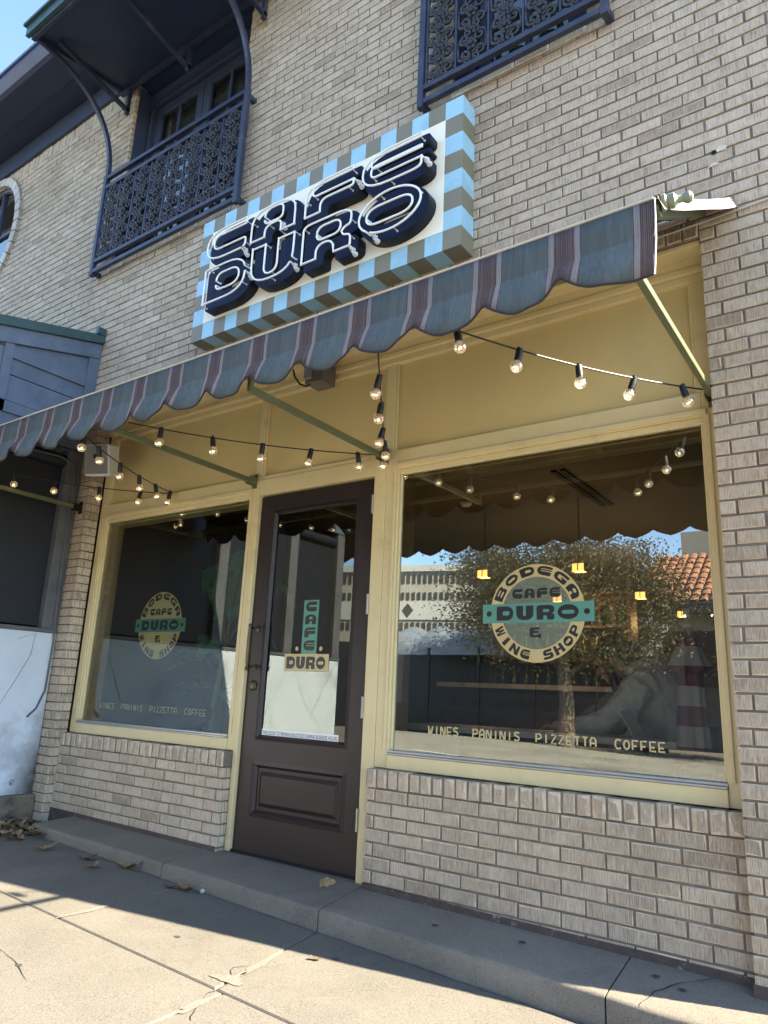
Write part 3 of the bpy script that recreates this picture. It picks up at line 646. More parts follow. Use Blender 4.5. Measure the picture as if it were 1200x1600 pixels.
for dz0, dz1, xo in ((-.13, -.005, .03),):
    fa.add([(XW+xo, YE-.05, roofz(YE)+dz0), (XW+xo, -.127, roofz(-.12)+dz0), (XW+xo, -.127, roofz(-.12)+dz1), (XW+xo, YE-.05, roofz(YE)+dz1)]+[(XW+.001, y, roofz(y)+dz) for y, dz in ((YE-.05, dz0), (-.127, dz0), (-.127, dz1), (YE-.05, dz1))], [(0,1,2,3), (0,4,5,1), (4,0,3,7)])
fa.build('roof_fascia', 'board_blue', N_)
rf = MB(); rf.add([(x, y, roofz(y)+dz) for dz in (0, .07) for x, y in ((XW+ov, YE-.12), (XW+ov, -.127), (-5.8, -.127), (-5.8, YE-.12))], [(3,2,1,0), (4,5,6,7), (0,1,5,4), (1,2,6,5), (2,3,7,6), (3,0,4,7)])
for i in range(9):
    x = XW-.02-.42*i; rf.add([(x+dx, y, roofz(y)+.0705+dz) for dz in (0, .03) for dx, y in ((-.01, YE-.12), (.01, YE-.12), (.01, -.13), (-.01, -.13))], [(4,5,6,7), (0,1,5,4), (1,2,6,5), (3,0,4,7)])
rf.build('shed_roof', 'roof_green', N_)
mb = MB(); mb.box(XW+.02, XW+.06, -.20, -.127, roofz(-.15)+.0705, roofz(-.15)+.13); mb.build('roof_flashing', 'roof_green', N_)
cb = MB(); cb.tube([(XW+.006, -.60, 2.60), (XW+.008, -.32, 2.615), (XW+.01, -.215, 2.585), (XW+.01, -.185, 2.5), (XW+.012, -.18, 2.2), (XW+.008, -.172, 1.8), (XW+.012, -.16, 1.33), (XW+.018, -.15, 1.2), (XW+.014, -.155, .85), (XW+.012, -.20, .72), (XW+.012, -.26, .66)], .0075, 8); cb.tube([(XW+.004, -.13, 2.5), (XW+.006, -.14, 2.0), (XW+.004, -.135, 1.45)], .003, 6); cb.build('wall_cable', 'post_grey', N_, smooth=True)
mb = MB(); mb.tube([(XW+.004, -.42, 1.20), (XW+.004, -.29, 1.252), (XW+.004, -.30, 1.1), (XW+.004, -.39, .9), (XW+.004, -.48, .72)], .0014, 5)
for a, b in ((-1.1, -1.7), (-1.7, -2.4), (-2.4, -3.1)): mb.tube([(XW+.004, a, 1.22), (XW+.004, (a+b)/2+.05, .74), (XW+.004, (a+b)/2-.04, .70), (XW+.004, b, .34)], .001, 5); mb.tube([(XW+.005, a, .34), (XW+.006, (a+b)/2, .66), (XW+.004, b, 1.2)], .001, 5)
mb.build('trellis_wire', 'post_grey', N_)
mb = MB(); mb.tube([(XW+.0, -.30, .21), (XW+.018, -.30, .205)], .004, 6); mb.tube([(XW+.02, -.30+.012*math.cos(t*.5), .225+.012*math.sin(t*.5)) for t in range(13)], .0032, 6, closed=False); mb.build('eye_bolt', 'steel', N_, smooth=True)
# ---------------------------------------------------------------- striped awning
A = thing('striped_awning', 'slate blue and plum striped awning with scalloped valance over the shop front', 'awning', (.5, -.6, 2.5))
AX0, AX1 = -1.895, 2.79; YF, ZF, ZW_ = -1.10, 2.482, 3.085
PER, VAL = .288, 2.494
cn = MB(); nx, ny = 96, 8
def cpt(i, j, dz=0):
    t = j/ny; x = AX0+(AX1+.085*(1-t)-AX0)*i/nx; y = -.13+(YF+.13)*t; z = ZW_+(ZF-ZW_)*t-.012*math.sin(math.pi*t)+.003*math.sin(x*2.3)*math.sin(math.pi*t)
    return (x, y, z+dz)
cn.add([cpt(i, j) for i in range(nx+1) for j in range(ny+1)], [(i*(ny+1)+j, i*(ny+1)+j+1, (i+1)*(ny+1)+j+1, (i+1)*(ny+1)+j) for i in range(nx) for j in range(ny)])
canopy = cn.build('awning_canopy', ['awning_cloth', 'awning_underside_shade'], A, smooth=True, ang=0)  # same cloth below, its shade put into a near-black colour
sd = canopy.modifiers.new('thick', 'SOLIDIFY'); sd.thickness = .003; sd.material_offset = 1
# hem hanging over the sloping right end, and rafter
hm = MB(); n = 10
hm.m = 0
vs = []
for j in range(n+1):
    t = j/n; y = -.13+(YF+.13)*t; z = ZW_+(ZF-ZW_)*t-.012*math.sin(math.pi*t)
    e = AX1+.085*(1-t); vs += [(e+.001, y, z+.002), (e+.012, y, z+.004), (e+.032, y, z-.05-.003*math.sin(t*9))]
hm.add(vs, [(3*j+k, 3*j+k+1, 3*j+4+k, 3*j+3+k) for j in range(n) for k in range(2)])
m, N, L, b = newmat('hem_cloth'); tc = N.new('ShaderNodeTexCoord'); sx = N.new('ShaderNodeSeparateXYZ'); L.new(tc.outputs['Object'], sx.inputs[0])
mm = N.new('ShaderNodeMath'); mm.operation = 'MULTIPLY_ADD'; L.new(sx.outputs[1], mm.inputs[0]); mm.inputs[1].default_value = -.615; L.new(sx.outputs[2], mm.inputs[2])
m2 = N.new('ShaderNodeMath'); m2.operation = 'MULTIPLY'; L.new(mm.outputs[0], m2.inputs[0]); m2.inputs[1].default_value = 70
m3 = N.new('ShaderNodeMath'); m3.operation = 'FRACT'; L.new(m2.outputs[0], m3.inputs[0])
L.new(ramp(N, L, m3.outputs[0], [(0, (.30,.26,.21)), (.55, (.19,.11,.095)), (.75, (.31,.275,.225))]).outputs[0], b.inputs['Base Color']); b.inputs['Roughness'].default_value = .8
hm.build('side_hem', 'hem_cloth', A, smooth=True)
ra = MB()
for x in (AX1-.03, 1.85, .93, 0, -.93, AX0+.03): ra.bar((x, -.135, ZW_-.03), (x, YF+.03, ZF-.03), .03, .03)
each(ra, 'awning_rafter', 'olive_metal', A)
sl_ = MB()
for k in range(16):
    t = k/16+.03; y = -.13+(YF+.13)*t; z = ZW_+(ZF-ZW_)*t-.018
    sl_.bar((AX1-.01, y, z), (AX1-.16, y-.03, z-.016), .004, .004)
each(sl_, 'lacing', 'rubber', A)
# valance with scallops: upper drop, then a flap that kicks outwards
def zbot(x):
    f = ((x-VAL)/PER) % 1.0
    if x > 2.494: f2 = min(1, (x-2.494)/.13); return 2.27-.068*math.sin(math.pi/2*f2)-.012*max(0, (x-2.62)/.17)
    d = abs(f-.5)*2                               # 0 at belly, 1 at cusp
    return 2.196+.075*d**2.3
va = MB(); n = 520; zm = 2.352
rows = []
for i in range(n+1):
    x = AX0+(AX1-AX0)*i/n; zb = zbot(x); f = ((x-VAL)/PER) % 1.0; w = .004*math.sin(x*21.8)+.004*math.sin(x*9+1)
    belly = .010*math.sin(math.pi*f)
    rows.append([(x, YF, ZF), (x, YF-.004, (ZF+zm)/2), (x, YF-.006-w*.4, zm), (x, YF-.022-belly*.6+w+.003*math.sin(x*47+math.sin(x*13)), zm-(zm-zb)*.5), (x, YF-.035-belly+w*2+.006*math.sin(x*47+math.sin(x*13)), zb)])
for i in range(n):
    a, b = rows[i], rows[i+1]
    for k in range(4):
        va.m = 0 if k < 2 else 1
        va.add([a[k], b[k], b[k+1], a[k+1]], [(3,2,1,0)])
me_v = va.build('valance', ['awning_cloth', 'awning_flap_skylit', 'awning_underside_shade', 'awning_underside_shade'], A)
import bmesh
bm = bmesh.new(); bm.from_mesh(me_v.data); bmesh.ops.remove_doubles(bm, verts=bm.verts, dist=.0002)
for f in bm.faces: f.smooth = True
bm.to_mesh(me_v.data); bm.free()
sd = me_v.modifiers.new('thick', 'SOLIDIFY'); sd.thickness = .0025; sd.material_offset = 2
bi = MB(); bi.tube([r_[4] for r_ in rows[::2]], .0042, 6); m, N, L, b = newmat('binding'); b.inputs['Base Color'].default_value = (.03,.02,.024,1); b.inputs['Roughness'].default_value = .8
bi.build('edge_binding', 'binding', A, smooth=True)
tp = MB(); tp.tube([(AX0, YF-.001, ZF+.002), (.5, YF-.001, ZF-.001), (AX1, YF-.001, ZF+.002)], .0045, 6); tp.tube([(AX1+.004, YF, ZF), (AX1+.004, YF-.006, 2.40), (AX1+.004, YF-.012, 2.33), (AX1+.001, YF-.04, zbot(AX1))], .003, 6); tp.build('white_piping', 'cable_white', A, smooth=True)
fb = MB(); fb.tube([(AX0, YF+.03, ZF-.028), (AX1+.012, YF+.03, ZF-.028)], .021, 12); fb.tube([(AX0, YF+.025, 2.315), (AX1-.04, YF+.025, 2.315)], .017, 10); fb.build('front_bar', 'olive_metal', A, smooth=True)
fi = MB(); fi.lathe([(.014, 0), (.027, .003), (.029, .014), (.018, .022), (.024, .032), (.025, .041), (.013, .052), (.011, .066), (.017, .076), (.019, .085), (.015, .094), (.003, .099)], (AX1+.012, YF+.03, ZF-.004), (1, .25, .05), 18); fi.build('finial', 'finial_paint', A, smooth=True)
for x in (2.725, .99, -.055, -1.85):
    a = MB(); a.bar((x, -.045 if x > -1 else -.125, 2.235), (x, YF+.03, 2.245), .024, .03); a.bar((x, YF+.03, 2.231), (x, YF+.03, 2.30), .022, .022, (1,0,0)); ao = a.build('support_arm', 'olive_metal', A, bevel=.002)
    k = MB(); yb = -.001 if x > -1 else -.1235; k.box(x-.02, x+.02, yb-.006, yb, 2.19, 2.285); k.box(x-.02, x-.0135, yb-.07, yb-.006, 2.21, 2.26); k.box(x+.0135, x+.02, yb-.07, yb-.006, 2.21, 2.26); k.tube([(x-.026, -.05, 2.235), (x+.026, -.05, 2.235)], .006, 8)
    k.tube([(x, yb-.012, 2.27), (x, yb, 2.27)], .006, 6); k.tube([(x, yb-.012, 2.2), (x, yb, 2.2)], .006, 6); k.build('arm_bracket', 'black_gap' if x < -1 else 'olive_metal', ao)
# ---------------------------------------------------------------- letter shapes (unit box outlines with rounded corners)
def rp(pts, n=6):
    out = []; L = len(pts)
    for i in range(L):
        p = pts[i]; r = p[2] if len(p) > 2 else 0; P = Vector(p[:2]); A_ = Vector(pts[i-1][:2]); B_ = Vector(pts[(i+1) % L][:2])
        if r <= 0: out.append((P.x, P.y)); continue
        da, db = A_-P, B_-P; ra = min(r, da.length*.49); rb = min(r, db.length*.49)
        a, b = P+da.normalized()*ra, P+db.normalized()*rb
        for k in range(n+1):
            t = k/n; q = a*(1-t)**2*1+P*2*t*(1-t)+b*t*t; out.append((q.x, q.y))
    return out
def ell(cx, cy, rx, ry, n=40): return [(cx+rx*math.cos(2*math.pi*k/n), cy+ry*math.sin(2*math.pi*k/n)) for k in range(n)]
GL = {
 'C': [[(1,1,.06),(1,.66,.12),(.27,.66,.09),(.27,.45,.09),(1,.45,.12),(1,0,.2),(0,0,.5),(0,1,.6)]],
 'A': [[(0,0,.05),(0,1,.55),(1,1,.5),(1,0,.06),(.62,0,.06),(.62,.3,.05),(.40,.3,.1),(.40,0,.06)], [(.36,.5,.06),(.66,.5,.06),(.66,.78,.1),(.36,.78,.14)]],
 'F': [[(0,0,.06),(0,1,.45),(1,1,.06),(1,.74,.12),(.24,.74,.03),(.24,.65,.03),(1,.65,.06),(1,.32,.14),(.40,.32,.08),(.40,0,.08)]],
 'E': [[(1,1,.06),(1,.74,.1),(.24,.74,.03),(.24,.65,.03),(1,.65,.06),(1,.52,.06),(.24,.52,.03),(.24,.42,.03),(1,.42,.06),(1,0,.2),(0,0,.5),(0,1,.6)]],
 'D': [[(0,0,.04),(0,1,.12),(1,1,.62),(1,0,.62)], [(.36,.36,.08),(.78,.36,.16),(.78,.66,.16),(.36,.66,.12)]],
 'U': [[(0,1,.04),(.40,1,.05),(.40,.28,.1),(.56,.28,.1),(.56,1,.05),(1,1,.04),(1,0,.65),(0,0,.5)]],
 'R': [[(0,0,.05),(0,1,.2),(1,1,.35),(1,.5,.2),(.82,.45,.06),(1,.38,.15),(1,0,.12),(.6,0,.05),(.58,.3,.12),(.38,.3,.1),(.38,0,.06)], [(.36,.52,.08),(.72,.52,.1),(.72,.72,.1),(.36,.72,.1)]],
 'O': [ell(.5,.5,.5,.5), [(.2,.36,.16),(.8,.36,.16),(.8,.62,.16),(.2,.62,.16)]],
 'B': [[(0,0,.04),(0,1,.06),(.95,1,.3),(.95,.54,.15),(.86,.5),(1,.46,.15),(1,0,.35)], [(.3,.62,.05),(.72,.62,.08),(.72,.78,.08),(.3,.78,.05)], [(.3,.24,.05),(.75,.24,.08),(.75,.42,.08),(.3,.42,.05)]],
 'G': [[(1,1,.06),(1,.7,.1),(.28,.7,.08),(.28,.3,.08),(.66,.3,.05),(.66,.42,.03),(.5,.42,.03),(.5,.56,.03),(1,.56,.05),(1,0,.15),(0,0,.5),(0,1,.6)]],
 'W': [[(0,1),(.26,1),(.36,.34),(.46,1),(.62,1),(.72,.34),(.8,1),(1,1),(.84,0,.06),(.6,0,.06),(.53,.5),(.44,0,.06),(.18,0,.06)]],
 'I': [[(.3,0),(.7,0),(.7,1),(.3,1)]],
 'N': [[(0,0),(.3,0),(.3,.55),(.68,0,.04),(1,0),(1,1),(.7,1),(.7,.48),(.32,1,.04),(0,1)]],
 'S': [[(1,1,.06),(1,.74,.1),(.34,.74,.06),(.34,.62,.06),(1,.62,.25),(1,0,.4),(0,0,.06),(0,.26,.1),(.68,.26,.06),(.68,.38,.06),(0,.38,.25),(0,1,.4)]],
 'H': [[(0,0),(.34,0),(.34,.4),(.66,.4),(.66,0),(1,0),(1,1),(.66,1),(.66,.62),(.34,.62),(.34,1),(0,1)]],
 'P': [[(0,0),(.34,0),(.34,.34),(1,.34,.3),(1,1,.35),(0,1,.06)], [(.34,.56,.04),(.7,.56,.08),(.7,.78,.08),(.34,.78,.04)]],
 '&': [[(.86,1,.06),(.86,.78,.06),(.34,.78,.1),(.34,.64,.1),(.78,.64,.03),(.78,.46,.03),(.3,.46,.08),(.3,.24,.08),(.74,.24,.04),(.74,.36,.02),(1,.36,.02),(1,-.1,.06),(.86,-.1,.02),(.86,.0,.06),(0,0,.3),(0,.5,.1),(.06,.56,.05),(0,.62,.1),(0,1,.3)]],
}
def glyph(ch):
    return [rp(c) if len(c) < 30 else c for c in GL[ch]]
def place(ch, x, z, w, h, shear=0):
    return [[(x+p[0]*w+shear*(p[1]-.5)*h, z+p[1]*h) for p in c] for c in glyph(ch)]
# ---------------------------------------------------------------- sign
S = thing('neon_sign', 'cream cafe sign with navy channel letters, neon tubing and blue and olive checked border', 'sign', (.52, -.2, 3.7))
SX0, SX1, SZ0, SZ1, SF = -.562, 1.602, 3.252, 4.212, -.255
cab = MB(); nc, nr = 19, 8; cw = (SX1-SX0)/nc; ch_ = (SZ1-SZ0)/nr
for i in range(nc):
    for j in range(nr):
        if 0 < i < nc-1 and 0 < j < nr-1: continue
        x, z = SX0+i*cw, SZ1-(j+1)*ch_; cab.m = (i+j) % 2
        cab.quad((x, SF, z), (x+cw, SF, z), (x+cw, SF, z+ch_), (x, SF, z+ch_))
for i in range(nc):
    x = SX0+i*cw
    cab.m = (i+nr-1) % 2; cab.quad((x, YW, SZ0), (x+cw, YW, SZ0), (x+cw, SF, SZ0), (x, SF, SZ0))
    cab.m = i % 2; cab.quad((x, SF, SZ1), (x+cw, SF, SZ1), (x+cw, YW, SZ1), (x, YW, SZ1))
for j in range(nr):
    z = SZ1-(j+1)*ch_
    cab.m = (nc-1+j) % 2; cab.quad((SX1, SF, z), (SX1, YW, z), (SX1, YW, z+ch_), (SX1, SF, z+ch_))
    cab.m = j % 2; cab.quad((SX0, YW, z), (SX0, SF, z), (SX0, SF, z+ch_), (SX0, YW, z+ch_))
cab.build('sign_cabinet', ['sign_blue', 'sign_olive'], S)
fp_ = MB(); fp_.box(SX0+cw-.001, SX1-cw+.001, SF-.003, SF+.02, SZ0+ch_-.001, SZ1-ch_+.001); fp_.build('sign_face', 'sign_cream', S)
LD, LF = .075, SF-.078
def inset(c, d):
    n = len(c); q = []
    ar = sum(c[i-1][0]*c[i][1]-c[i][0]*c[i-1][1] for i in range(n))
    s = 1 if ar > 0 else -1
    for i in range(n):
        a, p, b = Vector(c[i-1]), Vector(c[i]), Vector(c[(i+1) % n]); e1 = (p-a); e2 = (b-p)
        if e1.length < 1e-6 or e2.length < 1e-6: continue
        n1 = Vector((-e1.y, e1.x)).normalized(); n2 = Vector((-e2.y, e2.x)).normalized(); nn = n1+n2
        if nn.length < .3: continue
        nn = nn.normalized(); k = 1/max(.5, nn.dot(n1)); q.append(p+nn*d*k*s)
    return q
def neat(q, dmin):
    o = [q[0]]
    for p in q[1:]:
        if (p-o[-1]).length > dmin: o.append(p)
    return o
rows_ = [('CAFE', [(-.355, .425), (.075, .43), (.545, .42), (.985, .455)], 3.712, .268), ('DURO', [(-.345, .44), (.105, .41), (.545, .42), (.975, .47)], 3.392, .305)]
for word, xs, z0, h in rows_:
    for c, (x, w) in zip(word, xs):
        zz, hh = z0, h
        cs = place(c, x, zz, w, hh)
        lm = MB(); lm.prism(cs, (0, LF, 0), (1,0,0), (0,0,1), (0,-1,0), 0)
        lm.m = 1; flat = MB(); flat.prism(cs, (0, LF, 0), (1,0,0), (0,0,1), (0,-1,0), LD)
        nf = len(lm.f); lm.add(flat.v, [f for f in flat.f if len(f) == 4])
        lo = lm.build('sign_letter', ['letter_navy', 'letter_side'], S)
        tb = MB(); gap = True
        for ci, cc in enumerate(cs):
            q = neat(inset(cc, .024 if ci == 0 else -.016), .006)
            yy = LF-.046; k0 = len(q)*2//3 if ci == 0 else 0
            q = q[k0:]+q[:k0]
            pts = [(p.x, yy, p.y) for p in q]
            tb.tube(pts, .0066, 8, closed=False)
            for e in (pts[0], pts[-1]): tb.tube([e, (e[0], yy+.03, e[2]), (e[0]+.004, LF-.004, e[2])], .0055, 6)
        tb.build('neon_tube', 'neon_glass', lo, smooth=True, ang=60)
        ip = MB(); q = neat(inset(cs[0], .024), .006)
        e = q[(len(q)*2//3) % len(q)]
        for dx, dz in ((.012, -.012), (.03, -.045)): ip.lathe([(.014, 0), (.017, .006), (.012, .012), (.015, .018), (.009, .026), (.007, .034)], (e.x+dx, LF, e.y+dz), (0,-1,0), 10)
        for k in range(4):
            p = q[int(len(q)*(.08+.24*k)) % len(q)]; ip.tube([(p.x, LF, p.y), (p.x, LF-.05, p.y)], .0035, 6); ip.ball((p.x, LF-.004, p.y), .007, 8)
        each(ip, 'tube_support', 'porcelain', lo, smooth=True)
# ---------------------------------------------------------------- balconies
def spiral(cx, cz, r0, turns, a0, s, n=16):
    return [(cx+r0*(1-.78*k/n)*math.cos(a0+s*turns*2*math.pi*k/n), cz+r0*(1-.78*k/n)*math.sin(a0+s*turns*2*math.pi*k/n)) for k in range(n+1)]
def scroll_mesh(w, h):
    mb = MB(); u = h/3
    for k in range(3):
        zc = u*(k+.5)
        for sx_ in (-1, 1):
            for sz_ in (-1, 1):
                a = spiral(sx_*w*.235, zc+sz_*u*.235, w*.205, 1.35, math.pi*(.5+.5*0)+(-sz_*math.pi/2+math.pi/2*0)+(0 if sx_ > 0 else 0), sx_*sz_, 18)
                mb.tube([(x, .004*sx_, z) for x, z in a], [.0105]*10+[.0095]*5+[.011]*3+[.013], 6)
                b = spiral(sx_*w*.12, zc+sz_*u*.40, w*.13, 1.1, math.pi/2*sz_, -sx_*sz_, 12)
                mb.tube([(x, -.006, z) for x, z in b], .008, 6)
            mb.tube([(sx_*w*.44, 0, zc-u*.25), (sx_*w*.47, 0, zc), (sx_*w*.44, 0, zc+u*.25)], .008, 6)
        for t in range(6): mb.ball((.026*math.cos(t*1.047), -.012, zc+.026*math.sin(t*1.047)), .015, 6, (1, .5, 1))
        mb.ball((0, -.02, zc), .013, 8)
        mb.ball((0, -.008, zc+u*.5), .016, 6, (1.6, .6, .8)); mb.tube([(0, .004, zc-u*.5), (0, .004, zc+u*.5)], .006, 6)
    return mb
def balcony(label, x0, x1, cells, ztop):
    t = thing('balcony_railing', label, 'railing', ((x0+x1)/2, -.2, 4.25), 'navy iron balcony railings on the upper floor')
    y0, y1 = -.215, -.175; zb = 4.349
    f = MB(); p = .04
    f.box(x0, x0+p, y0, y1, zb-.02, ztop); f.box(x1-p, x1, y0, y1, zb-.02, ztop)
    for z in (zb, zb+.098, ztop-.14, ztop-.035): f.box(x0+p+.0005, x1-p-.0005, y0+.003, y1-.003, z, z+.035)
    f.build('railing_frame', 'navy_metal', t, bevel=.003)
    s = MB()
    for x in (x0+.02, x1-.02):
        for z in (zb+.02, ztop-.06): s.box(x-.018, x+.018, y1, YW+.004, z-.018, z+.018)
    for x in (x0+.02, x1-.02):
        s.tube([(x, y1, zb+.02), (x, YW+.004, zb+.02)], .024, 10)
    each(s, 'wall_stub', 'navy_metal', t)
    z0, z1 = zb+.135, ztop-.142; a, b = x0+p, x1-p; w = (b-a)/cells
    bars = MB()
    for k in range(1, cells): bars.box(a+k*w-.006, a+k*w+.006, y0+.012, y0+.026, z0-.001, z1+.001)
    for x in (a+.012, b-.012): bars.box(x-.006, x+.006, y0+.012, y0+.026, z0-.001, z1+.001)
    each(bars, 'railing_bar', 'navy_metal', t)
    proto = None
    for k in range(cells):
        if proto is None: proto = c = scroll_mesh(w*.93, z1-z0).build('scroll_panel', 'iron', t, smooth=True, local=True, ang=0)
        else: c = proto.copy(); COL.objects.link(c); c.parent = t
        c.location = Vector((a+(k+.5)*w, y0+.02, z0))-t.location
    return t
balcony('navy iron balcony railing with scrolls under the metal canopy, above the left of the sign', -2.13, -.295, 8, 5.335)
balcony('navy iron balcony railing cut off by the photo top, right of the sign', 1.256, 2.41, 5, 5.335)
# metal canopy with curved braces over the left balcony
K = thing('metal_canopy', 'dark navy sheet metal canopy on curved iron brackets above the left balcony', 'canopy', (-1.1, -.6, 6.2))
KX0, KX1, KY = -2.13, -.10, -1.04
mb = MB(); mb.add([(x, y, z) for z in (0, .045) for x, y, z in ((KX0, KY, 6.165+z), (KX1, KY, 6.165+z), (KX1, -.155, 6.30+z), (KX0, -.155, 6.30+z))], [(3,2,1,0), (4,5,6,7), (0,1,5,4), (1,2,6,5), (2,3,7,6), (3,0,4,7)]); mb.build('canopy_roof', 'soffit_navy', K)
mb = MB(); mb.box(KX0-.03, KX1+.03, KY-.03, KY+.004, 6.14, 6.235); mb.box(KX0-.05, KX1+.05, KY-.055, KY-.01, 6.2355, 6.262)
for k in range(6):
    x = KX0+.12+k*.36; mb.lathe([(.012, 0), (.006, .03), (.001, .055)], (x, KY-.03, 6.262), (0,0,1), 6)
mb.build('canopy_gutter', 'roof_green', K)
mb = MB(); mb.bar((KX0+.02, KY+.01, 6.15), (KX0+.02, -.16, 6.285), .035, .035); mb.bar((KX1-.02, KY+.01, 6.15), (KX1-.02, -.16, 6.285), .035, .035); mb.box(KX0, KX1, -.20, -.156, 6.24, 6.29); mb.box(KX0, KX1, KY+.006, KY+.04, 6.12, 6.16); mb.build('canopy_frame', 'navy_metal', K, bevel=.003)
for x in (-2.105, -.32):
    mb = MB(); pts = []
    for k in range(19):
        t = k/18; a = t*math.pi/2
        pts.append((x, -.195-.815*(1-math.cos(a))**1.15, 5.33+.82*math.sin(a)))
    for p, q in zip(pts[:-1], pts[1:]): mb.bar(p, q, .034, .034, (1,0,0))
    mb.bar((x, -.197, 5.32), pts[0], .034, .034, (1,0,0)); mb.build('curved_brace', 'navy_metal', K)
for x in (-2.0, -1.15, -.25):
    mb = MB(); mb.bar((x, -.155, 6.02), (x, KY+.18, 6.175), .034, .034, (1,0,0)); mb.box(x-.017, x+.017, -.19, -.157, 5.98, 6.28); mb.build('canopy_strut', 'navy_metal', K)
# ---------------------------------------------------------------- string lights
def strand(label, A0, B0, ts, sag, lead=None):
    A0, B0 = Vector(A0), Vector(B0)
    t = thing('string_lights', label, 'string lights', A0, 'strings of globe bulbs under the awning')
    P = lambda s: A0+(B0-A0)*s-Vector((0, 0, sag*4*s*(1-s)))
    mb = MB(); mb.tube((lead or [])+[P(k/30) for k in range(31)], .0036, 6); mb.build('light_wire', 'rubber', t, smooth=True)
    for s in ts:
        p = P(s); b = bulb_mesh(); o = bpy.data.objects.new('bulb', b['glass']); COL.objects.link(o); o.parent = t; o.location = p-t.location
        o.rotation_euler = (random.uniform(-.25, .25), random.uniform(-.25, .25), random.random()*6)
        for nm, key in (('bulb_socket', 'socket'), ('bulb_filament', 'fil')):
            c = bpy.data.objects.new(nm, b[key]); COL.objects.link(c); c.parent = o
    return t
_b = {}
def bulb_mesh():
    if _b: return _b
    root = thing('tmp', None, None)
    g = MB(); g.lathe([(.012, -.052)]+[(.0245*math.cos(a), -.0745+.0245*math.sin(a)) for a in [math.pi/2*(.7-.17*k) for k in range(0, 11)]], n=16)
    o = g.build('bulb', 'bulb_glass', root, smooth=True, local=True, ang=0); _b['glass'] = o.data; bpy.data.objects.remove(o)
    g = MB(); g.lathe([(.006, .006), (.013, .002), (.0145, -.02), (.0145, -.045), (.0125, -.055)], n=12); g.box(-.011, .011, -.006, .006, .0, .009); o = g.build('bulb_socket', 'rubber', root, smooth=True, local=True); _b['socket'] = o.data; bpy.data.objects.remove(o)
    g = MB(); g.m = 0; g.tube([(-.006, 0, -.056), (-.005, 0, -.072), (-.009, 0, -.08)], .0007, 5); g.tube([(.006, 0, -.056), (.005, 0, -.072), (.009, 0, -.08)], .0009, 5); g.m = 1
    g.tube([(-.009, 0, -.080), (-.004, .004, -.083), (0, -.004, -.079), (.004, .004, -.083), (.009, 0, -.080)], .0012, 6); o = g.build('bulb_filament', ['steel', 'filament'], root, local=True); _b['fil'] = o.data; bpy.data.objects.remove(o)
    bpy.data.objects.remove(root); return _b
strand('string of bulbs dipping from the middle of the awning to the door frame post', (.063, -1.06, 2.264), (1.005, -.03, 2.24), [.123, .317, .509, .70, .888], .03)
strand('string of bulbs seen end on, hanging in a near vertical line above the door', (1.70, -1.06, 2.245), (1.01, -.03, 2.24), [.15, .36, .62, .79, .96], .03)
strand('string of bulbs slanting down to the brick pier under the right end of the awning', (2.05, -1.06, 2.25), (2.72, -.03, 2.257), [.008, .228, .448, .673, .876], .03)
strand('string of bulbs crossing in front of the white speaker at the left corner', (-.34, -1.06, 2.262), (-.873, -.03, 2.262), [-.0, .14, .364, .579, .78, .985], .03)
strand('string of bulbs running from the left window over to the black roller screens', (-1.90, -.78, 2.37), (-.873, -.03, 2.255), [.10, .34, .593, .827], .03)
mb = MB()
# ---------------------------------------------------------------- wall things
sp = thing('wall_speaker', 'small white outdoor speaker with grey grille on the left brick pier', 'speaker', (-1.58, -.12, 2.6))
bx = MB(); q = Vector((-1.475, -.24, 2.535)); rot = Matrix.Rotation(R(24), 3, 'Z') @ Matrix.Rotation(R(14), 3, 'X')
def rbox(mb, x0, x1, y0, y1, z0, z1):
    n = len(mb.v); mb.box(x0, x1, y0, y1, z0, z1)
    for i in range(n, len(mb.v)): mb.v[i] = tuple(q+rot @ Vector(mb.v[i]))
rbox(bx, -.105, .105, -.06, .08, -.118, .118); so_ = bx.build('speaker_cabinet', 'speaker_white', sp, bevel=.014)
gr = MB(); rbox(gr, -.092, .092, -.066, -.0605, -.104, .104); gr.build('speaker_grille', 'grille', so_, bevel=.008)
gr = MB(); rbox(gr, -.018, .012, -.071, -.0665, .012, .042); gr.build('speaker_badge', 'rubber', so_)
gr = MB(); gr.tube([(-1.40, -.2, 2.55), (-1.55, -.118, 2.60)], .02, 8); gr.build('speaker_bracket', 'rubber', sp)
jb = thing('flood_light', 'small grey box light with a drooping cable tucked behind the valance above the door', 'light', (.53, -.1, 2.83))
mb = MB(); mb.box(.465, .60, -.16, -.028, 2.745, 2.875); j1 = mb.build('light_housing', 'box_grey', jb, bevel=.006)
mb = MB(); mb.box(.475, .525, -.185, -.1605, 2.77, 2.85); mb.build('light_lens', 'grille', j1, bevel=.004)
mb = MB(); mb.tube([(.50, -.14, 2.75), (.47, -.15, 2.735), (.42, -.155, 2.76), (.37, -.15, 2.82), (.34, -.14, 2.88)], .006, 8); mb.build('light_cable', 'rubber', jb, smooth=True)
wc = MB(); wc.tube([(2.45, YW-.012, 3.0), (2.8, YW-.013, 3.012), (3.1, YW-.010, 3.031), (3.14, YW-.012, 3.05)], .0048, 6); wc.tube([(2.45, YW-.012, 3.0), (1.4, YW-.01, 3.02), (.55, -.07, 2.9)], .0048, 6)
tag(wc.build('white_cable', 'cable_white', smooth=True), 'thin white cable running along the brick wall beside the end of the awning', 'cable')
